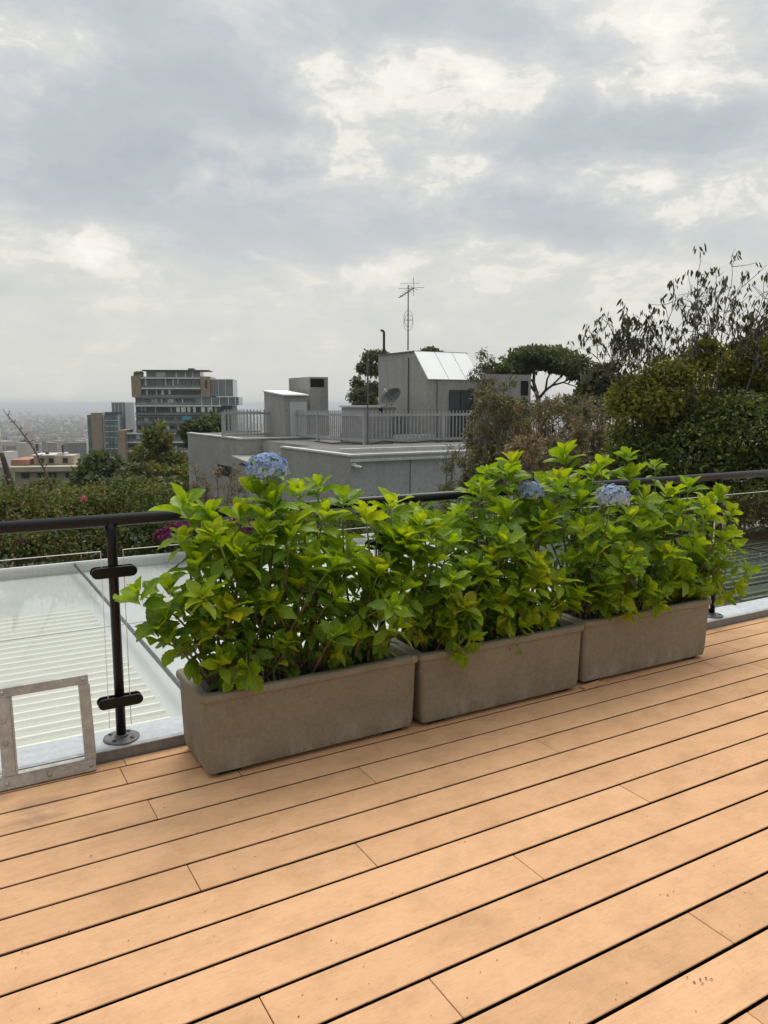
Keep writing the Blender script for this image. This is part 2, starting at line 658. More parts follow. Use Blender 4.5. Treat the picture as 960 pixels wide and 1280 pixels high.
M['hedge'] = mat_leaf('hedge_leaf', [(0, (.036, .062, .02)), (.45, (.105, .145, .04)), (.75, (.185, .20, .06)), (1, (.25, .16, .07))], .3, .6, .22)
M['dry'] = mat_leaf('dry_leaf', [(0, (.075, .10, .04)), (.4, (.17, .165, .085)), (.7, (.26, .19, .145)), (1, (.36, .29, .21))], .25, .6, .4)
M['droop'] = mat_leaf('hanging_leaf', [(0, (.035, .045, .024)), (.7, (.075, .085, .04)), (1, (.16, .15, .06))], .12, .45, .5)
M['pine'] = mat_leaf('pine_needle', [(0, (.05, .074, .032)), (.6, (.105, .135, .058)), (1, (.17, .19, .08))], .25, .6, .3)
M['euca'] = mat_leaf('grey_green_leaf', [(0, (.07, .084, .044)), (.6, (.14, .158, .08)), (1, (.21, .21, .11))], .2, .55, .4)
M['magenta'] = mat_leaf('magenta_bract', [(0, (.10, .012, .05)), (.6, (.22, .025, .11)), (1, (.36, .06, .22))], .3, .6, .3, False, (1, 1, 1))
M['pink'] = mat_leaf('pink_flower', [(0, (.35, .05, .08)), (1, (.6, .16, .18))], .3, .6, .3, False, (1, 1, 1))
M['wall'] = mat_concrete('grey_render', (.31, .305, .292), (.41, .40, .382), (.19, .185, .175), .5, .5, .88, 9)
M['wallpale'] = mat_concrete('pale_blue_grey_render', (.43, .44, .45), (.52, .53, .54), (.28, .285, .29), .6, .6, .85, 9)
M['coping'] = mat_concrete('pale_coping', (.58, .58, .57), (.70, .70, .68), (.4, .4, .39), .3, 2, .8, 12)
M['roofflat'] = mat_concrete('flat_roof', (.13, .13, .13), (.20, .195, .19), (.08, .08, .08), .3, .9, .9, 9)
M['fence'] = mat_simple('fence_grey', (.34, .345, .35), (.44, .445, .45), 3, .5)
M['metalroof'] = mat_simple('bright_sheet', (.88, .89, .90), (.95, .95, .95), 1.2, .4, .15)
M['door'] = mat_simple('pale_metal_door', (.50, .52, .53), (.60, .62, .62), 2.5, .5)
M['darkhole'] = mat_simple('dark_opening', (.008, .008, .009), (.014, .014, .014), 3, .9)
M['window'] = mat_simple('window_dark', (.02, .028, .03), (.06, .075, .075), .35, .12, 0)
M['teal'] = mat_simple('teal_glass', (.10, .15, .15), (.17, .235, .23), .2, .12)
M['greyglass'] = mat_simple('grey_glass', (.16, .175, .18), (.26, .275, .28), .15, .15)
M['stone'] = mat_simple('brown_cladding', (.30, .23, .165), (.38, .30, .22), .8, .8)
M['slab'] = mat_simple('white_slab', (.78, .78, .76), (.86, .86, .84), .5, .7)
M['darkmetal'] = mat_simple('dark_cladding', (.035, .038, .04), (.07, .07, .07), .5, .5)
M['cyan'] = mat_simple('cyan_awning', (.03, .36, .60), (.05, .46, .70), .5, .6)
M['whitebits'] = mat_simple('white_blinds', (.6, .6, .58), (.75, .74, .72), .5, .7)
M['terra'] = mat_simple('terracotta', (.34, .17, .11), (.46, .26, .18), .6, .85)
M['sand'] = mat_simple('sandy_render', (.38, .33, .25), (.50, .44, .35), .4, .85)
M['dishm'] = mat_simple('dish_grey', (.10, .105, .11), (.16, .16, .165), 3, .5)
M['dishdark'] = mat_simple('dish_dark', (.035, .036, .04), (.06, .06, .065), 3, .6, 0, 0, 60, .2)
M['antm'] = mat_simple('antenna_metal', (.20, .20, .20), (.30, .30, .30), 6, .4, .6)
m, nt, b = new_mat('city_walls')
at = nt.nodes.new('ShaderNodeAttribute')
at.attribute_name = 'tint'
rr = ramp(nt, [(0, (.12, .115, .11)), (.35, (.28, .25, .215)), (.6, (.46, .41, .35)), (.82, (.72, .69, .64)), (.86, (.34, .17, .12)), (1, (.46, .27, .20))])
L(nt, at.outputs['Fac'], rr.inputs[0])
L(nt, rr.outputs[0], b.inputs['Base Color'])
b.inputs['Roughness'].default_value = .8
M['city'] = m

# ------------------------------------------------------------------ world: overcast sky
SUN_AZ, SUN_EL = R(54.0), R(58.0)
SKY_STRENGTH = .1
CLOUD_GAIN = 7.8
w = bpy.data.worlds.new('World')
SC.world = w
w.use_nodes = True
nt = w.node_tree
bg = nt.nodes['Background']
sky = nt.nodes.new('ShaderNodeTexSky')
sky.sky_type = 'NISHITA'
sky.sun_disc = False
sky.sun_elevation = SUN_EL
sky.sun_rotation = math.pi / 2 - SUN_AZ
sky.altitude = 2000
sky.dust_density = 2.5
tc = nt.nodes.new('ShaderNodeTexCoord')
gen = tc.outputs['Generated']
sx = nt.nodes.new('ShaderNodeSeparateXYZ')
L(nt, gen, sx.inputs[0])
X_, Y_, Z_ = sx.outputs
zc = math_n(nt, 'ADD', math_n(nt, 'MAXIMUM', Z_, 0.0), .10)
cx = nt.nodes.new('ShaderNodeCombineXYZ')
L(nt, math_n(nt, 'DIVIDE', X_, zc), cx.inputs[0])
L(nt, math_n(nt, 'DIVIDE', Y_, zc), cx.inputs[1])
plane = cx.outputs[0]
# direction in azimuth from the view axis and elevation
fwd = math_n(nt, 'ADD', math_n(nt, 'MULTIPLY', X_, float(FW[0])), math_n(nt, 'MULTIPLY', Y_, float(FW[1])))
rgt = math_n(nt, 'ADD', math_n(nt, 'MULTIPLY', X_, float(RT[0])), math_n(nt, 'MULTIPLY', Y_, float(RT[1])))
az = math_n(nt, 'ARCTAN2', rgt, fwd)
el = math_n(nt, 'ARCSINE', Z_)
# clouds: heaps on the sphere, flattened toward the horizon; a warp makes their edges billow
sv = mapping(nt, gen, (1, 1, 1.9), (.3, .1, .7))
w1 = noise(nt, sv, 3.0, 5, .6)
w2 = noise(nt, mapping(nt, sv, (1, 1, 1), (5, 3, 1)), 11.0, 5, .6)


def vmadd(a, k_, b_):
    n_ = nt.nodes.new('ShaderNodeVectorMath')
    n_.operation = 'MULTIPLY_ADD'
    L(nt, a, n_.inputs[0])
    n_.inputs[1].default_value = (k_, k_, k_)
    L(nt, b_, n_.inputs[2])
    return n_.outputs[0]


svw = vmadd(w2.outputs['Color'], .06, vmadd(w1.outputs['Color'], .25, sv))
h1 = noise(nt, svw, 5.0, 12, .58, 0)
h2 = noise(nt, svw, 15.0, 10, .62, 0)
fn = noise(nt, mapping(nt, plane, (1, 1, 1), (3, 1, 5)), 1.6, 9, .6, .25)
wsep = nt.nodes.new('ShaderNodeSeparateColor')
L(nt, w2.outputs['Color'], wsep.inputs[0])
wsep1 = nt.nodes.new('ShaderNodeSeparateColor')
L(nt, w1.outputs['Color'], wsep1.inputs[0])


def warped(v, a_, b_, ka, kb):
    q_ = math_n(nt, 'ADD', v, math_n(nt, 'MULTIPLY', math_n(nt, 'SUBTRACT', a_, .5), ka))
    return math_n(nt, 'ADD', q_, math_n(nt, 'MULTIPLY', math_n(nt, 'SUBTRACT', b_, .5), kb))


azw = warped(az, wsep1.outputs[0], wsep.outputs[0], .30, .13)
elw = warped(el, wsep1.outputs[1], wsep.outputs[1], .14, .075)


def azel(px, py):
    r = ray(px, py)
    return math.atan2(r @ RT, r @ FW), math.asin(r[2] / np.linalg.norm(r))


#        px,  py,  half width, half height (photo scale), amount
CLOUDS = [(585, 108, 85, 36, .24), (640, 222, 110, 26, .24), (430, 85, 70, 30, .16), (760, 20, 170, 30, .10), (480, 135, 50, 34, .12), (900, 75, 90, 26, .20), (905, 220, 90, 30, .30),
          (50, 312, 140, 20, .20), (320, 175, 90, 16, .12), (80, 55, 150, 22, .14), (600, 322, 170, 12, .14), (400, 345, 170, 14, .10), (880, 315, 110, 24, .16), (200, 380, 200, 20, .06),
          (300, 245, 180, 32, -.20), (510, 25, 130, 32, -.20), (815, 160, 130, 26, -.26), (790, 265, 90, 22, -.18), (60, 195, 150, 36, -.16),
          (240, 105, 170, 34, -.14), (630, 282, 140, 14, -.14), (140, 258, 130, 16, -.10), (300, 20, 160, 22, -.06), (300, 298, 120, 12, -.08), (700, 120, 60, 20, -.06)]
tot = math_n(nt, 'ADD', .47, math_n(nt, 'MULTIPLY', math_n(nt, 'SUBTRACT', fn.outputs[0], .5), .40))
tot = math_n(nt, 'ADD', tot, math_n(nt, 'MULTIPLY', math_n(nt, 'SUBTRACT', h1.outputs[0], .5), 1.15))
for px, py, sw, sh, amt in CLOUDS:
    a0, e0 = azel(px, py)
    k = 1 / math.hypot(1, (px - 480) / FPX)
    du = math_n(nt, 'DIVIDE', math_n(nt, 'SUBTRACT', azw, a0), sw / FPX * k)
    dv = math_n(nt, 'DIVIDE', math_n(nt, 'SUBTRACT', elw, e0), sh / FPX)
    q = math_n(nt, 'ADD', math_n(nt, 'MULTIPLY', du, du), math_n(nt, 'MULTIPLY', dv, dv))
    g = math_n(nt, 'EXPONENT', math_n(nt, 'MULTIPLY', q, -.7))
    tot = math_n(nt, 'MULTIPLY_ADD', g, amt, tot)
# fine ragged detail where the cloud opens to the light
rim = math_n(nt, 'MULTIPLY', math_n(nt, 'SUBTRACT', h2.outputs[0], .5), math_n(nt, 'ADD', .25, math_n(nt, 'MULTIPLY', math_n(nt, 'MAXIMUM', math_n(nt, 'SUBTRACT', tot, .42), 0.0), 2.2)))
tot = math_n(nt, 'ADD', tot, rim)
cr = ramp(nt, [(.10, (.385, .415, .442)), (.36, (.445, .47, .487)), (.50, (.525, .535, .526)), (.60, (.60, .597, .565)), (.66, (.71, .69, .63)), (.85, (.82, .79, .71)), (1.0, (.90, .88, .83))])
L(nt, tot, cr.inputs[0])
# low band: thick warm-grey air, clouds lose their contrast
hz = ramp(nt, [(0.0, (1, 1, 1)), (.10, (.78, .78, .78)), (.25, (0, 0, 0))])
L(nt, el, hz.inputs[0])
hcol = ramp(nt, [(0.0, (.52, .53, .52)), (.05, (.60, .583, .53)), (.16, (.665, .638, .57))])
L(nt, el, hcol.inputs[0])
cc = mixc(nt, math_n(nt, 'MULTIPLY', hz.outputs[0], .78), cr.outputs[0], hcol.outputs[0])
# overcast vault: brighter overhead, duller away from the sun
zen = math_n(nt, 'ADD', 1.0, math_n(nt, 'MULTIPLY', math_n(nt, 'POWER', math_n(nt, 'MAXIMUM', Z_, 0.0), 4.0), 2.6))
back = math_n(nt, 'ADD', .78, math_n(nt, 'MULTIPLY', fwd, .26))
back = math_n(nt, 'MINIMUM', back, 1.0)
k = math_n(nt, 'MULTIPLY', math_n(nt, 'MULTIPLY', zen, back), CLOUD_GAIN)
kc = nt.nodes.new('ShaderNodeCombineColor')
for i in range(3):
    L(nt, k, kc.inputs[i])
cc = mixc(nt, 1.0, cc, kc.outputs[0], 'MULTIPLY')
fin = mixc(nt, .95, sky.outputs[0], cc)
L(nt, fin, bg.inputs['Color'])
bg.inputs['Strength'].default_value = SKY_STRENGTH

sl = bpy.data.lights.new('sun', 'SUN')
sl.energy = 1.3
sl.angle = R(38)
sl.color = (1.0, .95, .87)
so = bpy.data.objects.new('sun', sl)
COL.objects.link(so)
sd = Vector((-math.cos(SUN_EL) * math.cos(SUN_AZ), -math.cos(SUN_EL) * math.sin(SUN_AZ), -math.sin(SUN_EL)))
so.rotation_euler = sd.to_track_quat('-Z', 'Y').to_euler()
so.location = (5, 8, 12)

# ------------------------------------------------------------------ camera
cd = bpy.data.cameras.new('camera')
co = bpy.data.objects.new('camera', cd)
COL.objects.link(co)
SC.camera = co
cd.sensor_fit = 'VERTICAL'
cd.sensor_height = 36
cd.lens = FPX / 1280 * 36
cd.clip_start = .05
cd.clip_end = 60000
co.matrix_world = Matrix(((RT[0], CU[0], -CF[0], 0), (RT[1], CU[1], -CF[1], 0), (RT[2], CU[2], -CF[2], CAM_H), (0, 0, 0, 1)))

SC.view_settings.view_transform = 'Standard'
SC.view_settings.look = 'None'
SC.view_settings.exposure = .62
SC.view_settings.gamma = 1
SC.cycles.use_denoising = True
SC.cycles.max_bounces = 8
SC.cycles.transparent_max_bounces = 16
SC.cycles.volume_bounces = 0
SC.cycles.caustics_reflective = False
SC.cycles.caustics_refractive = False

# ================================================================== SETTING
# terrain: one sheet to the horizon
mb = MB()
rings = [0, 4, 8, 12, 16, 18.5, 21, 26, 32, 40, 55, 75, 90, 130, 190, 300, 450, 700, 1100, 1600, 2500, 4000, 6500, 10000, 16000, 24000]
ns = 72
vs = [(0, 0, ground_z(0))]
fs = []
for r_ in rings[1:]:
    for k_ in range(ns):
        a_ = 2 * math.pi * k_ / ns
        z_ = ground_z(r_)
        if 40 < r_ < 3000:
            z_ += rng.normal() * min(r_ * .006, 5)
        if r_ >= 16000:
            z_ += 12 * math.sin(a_ * 9) + 16 * math.sin(a_ * 4 + 1) + 10
        vs.append((r_ * math.cos(a_), r_ * math.sin(a_), z_))
for k_ in range(ns):
    fs.append((0, 1 + k_, 1 + (k_ + 1) % ns))
for i in range(len(rings) - 2):
    a0, b0 = 1 + i * ns, 1 + (i + 1) * ns
    for k_ in range(ns):
        k2 = (k_ + 1) % ns
        fs.append((a0 + k_, b0 + k_, b0 + k2, a0 + k2))
mb.add(vs, fs)
m, nt, b = new_mat('terrain')
p = objpos(nt)
n1 = noise(nt, p, .004, 9, .7)
n2 = noise(nt, p, .06, 8, .7)
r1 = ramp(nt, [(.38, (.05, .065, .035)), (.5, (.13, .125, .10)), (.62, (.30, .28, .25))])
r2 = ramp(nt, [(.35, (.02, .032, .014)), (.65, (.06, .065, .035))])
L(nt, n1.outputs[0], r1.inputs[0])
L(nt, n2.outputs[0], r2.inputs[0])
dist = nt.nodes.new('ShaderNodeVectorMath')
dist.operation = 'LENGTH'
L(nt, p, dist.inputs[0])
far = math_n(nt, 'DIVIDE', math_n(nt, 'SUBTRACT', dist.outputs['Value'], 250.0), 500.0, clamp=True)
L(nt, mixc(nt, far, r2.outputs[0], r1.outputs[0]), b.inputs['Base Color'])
b.inputs['Roughness'].default_value = .95
tag(mb.build('terrain', m, smooth=True), kind='structure')

# haze
mb = MB()
mb.box(-26000, 26000, -26000, 26000, -160, 16)
m, nt, b = new_mat('haze_air')
nt.nodes.remove(b)
pv = nt.nodes.new('ShaderNodeVolumePrincipled')
pv.inputs['Color'].default_value = (.86, .90, .96, 1)
pv.inputs['Density'].default_value = 1.9e-4
pv.inputs['Anisotropy'].default_value = .2
L(nt, pv.outputs[0], nt.nodes['Material Output'].inputs['Volume'])
tag(mb.build('haze', m), kind='stuff')

# deck boards: one sheet of real boards with open joints
PITCHB = .168
Y0 = 2.418
KNOWN = {2.754: [.613], 2.25: [.626], 2.586: [1.459], 2.418: [2.30], 1.914: [2.307], 1.242: [1.886], 1.41: [1.049], 1.578: [.627], 3.09: [.573, 3.95]}
mb = MB()
k0 = -26
while True:
    y0 = Y0 + PITCHB * k0
    if y0 > 3.32:
        break
    y1 = min(y0 + PITCHB, 3.336)
    cuts = None
    for kk, v in KNOWN.items():
        if abs(kk - y0) < .02:
            cuts = list(v)
    if cuts is None:
        cuts = [rng.uniform(3.6, 7.0)] if y0 > 1 else [rng.uniform(-2.5, -.2)]
    xs = sorted(cuts)
    while xs[0] > -6:
        xs.insert(0, xs[0] - rng.uniform(2.6, 3.4))
    while xs[-1] < 13:
        xs.append(xs[-1] + rng.uniform(2.6, 3.4))
    xs[0], xs[-1] = -6, 13
    for a_, b_ in zip(xs, xs[1:]):
        if b_ - a_ < .05:
            continue
        dz = rng.normal() * .0004
        mb.box(a_ + .0012, b_ - .0012, y0 + .0058, y1 - .0058, -.0055, dz, float(np.clip(.5 + rng.normal() * .28, 0, 1)))
    k0 += 1
tag(mb.build('wooden_deck', M['deck'], bevel=.0016, seg=1), kind='structure')
mb = MB()
mb.box(-6, 13, -2, 3.33, -.30, -.045)
tag(mb.build('deck_substructure', M['under']), kind='structure')

# kerb under the railing
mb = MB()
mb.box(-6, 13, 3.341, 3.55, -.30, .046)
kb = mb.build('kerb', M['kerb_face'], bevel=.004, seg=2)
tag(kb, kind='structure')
mb = MB()
mb.prism([(3.337, .0465), (3.337, .051), (3.35, .058), (3.54, .058), (3.555, .05), (3.555, .0465)], -6, 13, 'x')
tag(mb.build('kerb_top', M['kerb'], smooth=False), kind='structure')

# ================================================================== GLASS ROOF BELOW
ZG = -.35
gr = thing('glass_roof', 'pale flat glass roof over cream ribbed sheet below the deck edge', 'glass roof', (1, 6, -.5))
mb = MB()
mb.box(-12, 6.3, 3.56, 9.7, -.8, -.47)
mb.build('base_slab', M['membrane'], gr)
mb = MB()
ribs = MB()
for (xa, xb, ya, yb) in ((-12, 1.16, 3.7, 7.9), (1.75, 6.1, 3.7, 7.9)):
    mb.box(xa, xb, ya, yb, -.467, -.452)
    yy = ya + .05
    while yy < yb - .04:
        ribs.prism([(yy, -.4515), (yy + .012, -.436), (yy + .034, -.436), (yy + .046, -.4515)], xa + .004, xb - .004, 'x')
        yy += .137
mb.build('ribbed_sheet', M['ribbed'], gr)
ribs.build('rib_row', M['rib'], gr)
for (xa, xb) in ((-12, -5.1), (-5.085, -1.9), (-1.885, 1.30), (1.318, 4.3), (4.315, 6.29)):
    for (ya, yb) in ((3.57, 6.73), (6.745, 9.68)):
        mb = MB()
        mb.box(xa, xb, ya, yb, ZG - .01, ZG)
        mb.build('glass_pane', M['skyglass'], gr)
mb = MB()
for x_ in (-5.0925, -1.8925, 1.309, 4.3075):
    mb.box(x_ - .008, x_ + .008, 3.57, 9.68, ZG - .03, ZG + .003)
mb.build('seam_bar', M['seam'], gr)
mb = MB()
mb.box(-12, 6.3, 6.735, 6.740, ZG - .008, ZG - .002)
mb.build('cross_joint', M['fence'], gr)
mb = MB()
mb.box(-12, 6.3, 9.685, 9.72, -.47, ZG + .012)
mb.build('edge_trim', M['slab'], gr)

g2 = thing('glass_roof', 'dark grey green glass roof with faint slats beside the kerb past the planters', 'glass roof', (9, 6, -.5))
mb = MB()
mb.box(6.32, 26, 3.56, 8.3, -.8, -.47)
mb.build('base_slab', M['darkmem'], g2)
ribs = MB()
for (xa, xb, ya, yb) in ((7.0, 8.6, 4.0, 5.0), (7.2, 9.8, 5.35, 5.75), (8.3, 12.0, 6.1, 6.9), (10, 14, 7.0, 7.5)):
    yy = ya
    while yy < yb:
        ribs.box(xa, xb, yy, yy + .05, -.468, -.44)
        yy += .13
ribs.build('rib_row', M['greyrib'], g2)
for (xa, xb) in ((6.33, 9.2), (9.215, 12.6), (12.615, 26)):
    for (ya, yb) in ((3.57, 4.95), (4.965, 6.4), (6.415, 8.28)):
        mb = MB()
        mb.box(xa, xb, ya, yb, ZG - .01, ZG)
        mb.build('glass_pane', M['darkglass'], g2)
mb = MB()
for y_ in (4.9575, 6.4075):
    mb.box(6.33, 26, y_ - .009, y_ + .009, ZG - .02, ZG + .003)
for x_ in (9.2075, 12.6075):
    mb.box(x_ - .008, x_ + .008, 3.57, 8.28, ZG - .02, ZG + .002)
mb.build('seam_bar', M['seam'], g2)

# ================================================================== RAILING
PYR = 3.42
POSTS = [-2.07, -.727, .617, 1.961, 3.305, 4.65, 5.99, 7.33, 8.67]
rl = thing('glass_railing', 'black tube railing with clear glass panels along the deck edge', 'railing', (.617, PYR, .058))
mb = MB()
mb.tube([(-4, PYR, 1.045), (11, PYR, 1.045)], .0265, 20)
mb.build('handrail', M['rail'], rl, smooth=True)
for x_ in POSTS:
    mb = MB()
    mb.tube([(x_, PYR, .06), (x_, PYR, .90), (x_, PYR, .965), (x_ - .004, PYR, 1.035)], [.0215, .0215, .0235, .0255], 16)
    po = mb.build('post', M['rail'], rl, smooth=True)
    mb = MB()
    mb.lathe((x_, PYR, .0582), [(.078, 0), (.078, .006), (.072, .009), (.03, .010), (.027, .02), (.022, .021)], 28)
    bp = mb.build('base_plate', M['galv'], po, smooth=False)
    for a_ in range(4):
        mb = MB()
        an = R(45 + 90 * a_)
        mb.lathe((x_ + .055 * math.cos(an), PYR + .055 * math.sin(an), .067), [(.009, 0), (.009, .006), (.005, .008)], 10)
        mb.build('bolt', M['bolt'], po)
    for zc_ in (.822, .238):
        mb = MB()
        out = []
        hl, rr_ = .072, .0235
        for k_ in range(9):
            an = R(-90 + 180 * k_ / 8)
            out.append((x_ + hl + rr_ * math.cos(an), zc_ + rr_ * math.sin(an)))
        for k_ in range(9):
            an = R(90 + 180 * k_ / 8)
            out.append((x_ - hl + rr_ * math.cos(an), zc_ + rr_ * math.sin(an)))
        mb.prism(out, PYR - .036, PYR - .0235, 'y')
        mb.box(x_ - .034, x_ + .034, PYR - .0235, PYR + .004, zc_ - .016, zc_ + .016)
        mb.prism(out, PYR + .004, PYR + .014, 'y')
        mb.build('glass_clamp', M['rail'], po, bevel=.003, seg=2)
xs = POSTS
for xa, xb in zip(xs, xs[1:]):
    mb = MB()
    mb.box(xa + .042, xb - .052, PYR - .0225, PYR - .0125, .122, .915)
    mb.build('glass_panel', M['glass'], rl)
    # white strips paint in the light caught along the pane's edges
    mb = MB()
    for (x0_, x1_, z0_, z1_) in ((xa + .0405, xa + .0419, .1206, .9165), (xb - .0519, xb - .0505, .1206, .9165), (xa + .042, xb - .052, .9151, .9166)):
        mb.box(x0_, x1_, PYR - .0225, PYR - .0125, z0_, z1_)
    mb.build('edge_glint', M['slab'], rl.children[-1])

# ================================================================== ALUMINIUM FRAME leaning at the left
fr = thing('aluminium_frame', 'worn riveted aluminium frame standing empty on the deck beside the railing post', 'metal frame', (.2, 3.28, 0))
ty = lambda z: 3.268 + z * .27       # leans back


def fbar(x0, x1, z0, z1, th=.022, mbx=None, tilt=0):
    mbx = mbx or MB()
    vs = []
    for yy in (0, th):
        for (x_, z_) in ((x0, z0), (x1, z0), (x1, z1), (x0, z1)):
            vs.append((x_, ty(z_) + yy, z_ + .004))
    return mbx.add(vs, [(0, 1, 2, 3), (7, 6, 5, 4), (0, 4, 5, 1), (1, 5, 6, 2), (2, 6, 7, 3), (3, 7, 4, 0)])


for nm, q in (('bottom_rail', (-.42, .483, .0, .046)), ('top_rail', (-.42, .483, .352, .39)), ('stile', (.442, .487, .0465, .3515)), ('stile', (.128, .178, .0465, .3515)), ('stile', (-.42, -.37, .0465, .3515))):
    fbar(*q).build(nm, M['alu'], fr, bevel=.003, seg=2)
fbar(.178, .186, .05, .35, .026).build('inner_lip', M['alu'], fr)
fbar(-.42, .483, .0465, .053, .030).build('inner_lip', M['alu'], fr)
for (x_, z_) in ((.15, .37), (.46, .372), (.462, .025), (.142, .022), (.148, .26), (.150, .175), (-.2, .022), (-.2, .37), (.30, .024)):
    mb = MB()
    mb.tube([(x_, ty(z_) - .0005, z_ + .004), (x_, ty(z_) - .004, z_ + .003), (x_, ty(z_) - .006, z_ + .003)], [.009, .008, .004], 10)
    mb.build('rivet', M['alu'], fr, smooth=True)

# ================================================================== PLANTERS
def planter(loc, rz, label):
    t = thing('cement_planter', label, 'planter', loc, 'long cement planters in a row on the deck', rz)
    # outline loops (half length, half depth, z, corner radius), outer skin then the inside
    loops = [(.484, .166, .018, .012), (.497, .176, .024, .022), (.504, .181, .06, .024), (.513, .187, .325, .024), (.514, .188, .333, .024), (.5245, .196, .338, .028), (.526, .1975, .345, .028),
             (.526, .1975, .362, .028), (.5225, .194, .3685, .026), (.515, .187, .3705, .024), (.490, .164, .3705, .02), (.484, .158, .366, .018), (.480, .154, .30, .018)]
    vs, fs = [], []
    ncorner = 6
    for (hx, hy, z, cr) in loops:
        for (sx_, sy_, a0_) in ((1, 1, 0), (-1, 1, 90), (-1, -1, 180), (1, -1, 270)):
            for k_ in range(ncorner):
                an = R(a0_ + 90 * k_ / (ncorner - 1))
                vs.append((sx_ * (hx - cr) + cr * math.cos(an), sy_ * (hy - cr) + cr * math.sin(an), z))
    n_ = 4 * ncorner
    for i in range(len(loops) - 1):
        for k_ in range(n_):
            k2 = (k_ + 1) % n_
            fs.append((i * n_ + k_, i * n_ + k2, (i + 1) * n_ + k2, (i + 1) * n_ + k_))
    fs.append(tuple(reversed(range(n_))))
    mb_ = MB().add(vs, fs)
    o_ = mb_.build('tub', M['planter'], t, local=True, smooth=True, fixn=False)
    es = o_.modifiers.new('split', 'EDGE_SPLIT')
    es.split_angle = R(50)
    for sx_ in (-.40, .40):
        for sy_ in (-.11, .11):
            mb_ = MB()
            mb_.box(sx_ - .05, sx_ + .05, sy_ - .04, sy_ + .04, 0.0015, .0178)
            mb_.build('foot', M['under'], t, local=True)
    vs, fs = [], []
    nx, ny = 40, 14
    for i in range(nx + 1):
        for j in range(ny + 1):
            x_ = -.485 + .97 * i / nx
            y_ = -.159 + .318 * j / ny
            vs.append((x_, y_, .322 + .012 * math.sin(x_ * 17 + 1) * math.cos(y_ * 21) + rng.normal() * .004))
    for i in range(nx):
        for j in range(ny):
            a_ = i * (ny + 1) + j
            fs.append((a_, a_ + ny + 1, a_ + ny + 2, a_ + 1))
    MB().add(vs, fs).build('soil', M['soil'], t, local=True, smooth=True)
    return t


planter((1.366, 3.128, 0), R(.4), 'long brown grey cement planter nearest the railing post and aluminium frame')
planter((2.413, 3.118, 0), R(-.3), 'middle long cement planter between the two other planters')
planter((3.478, 3.138, 0), R(-1.0), 'long cement planter propped on a small wood shim at one corner')
mb = MB()
mb.obox((3.02, 2.945, .006), (.075, .008, 0), (-.002, .02, 0), (0, 0, .0055))
tag(mb.build('wood_shim', M['deck'], bevel=.001, seg=1), 'thin wooden shim wedged under a planter corner', 'shim')

# ================================================================== HYDRANGEAS
HL = [leaf_template(12, 4, .58, .14, .24, .09, .16, 1.2, .3), leaf_template(12, 4, .50, .34, .18, .09, .22, 1.1, -.5), leaf_template(12, 4, .62, .02, .32, .09, .12, 1.25, .2), leaf_template(12, 4, .52, .6, .14, .08, .24, 1.15, .7), leaf_template(12, 4, .46, .22, .36, .08, .1, 1.2, -.3)]
PETAL = [leaf_template(3, 2, .95, .15, .12, 0), leaf_template(3, 2, .85, -.1, .2, 0)]


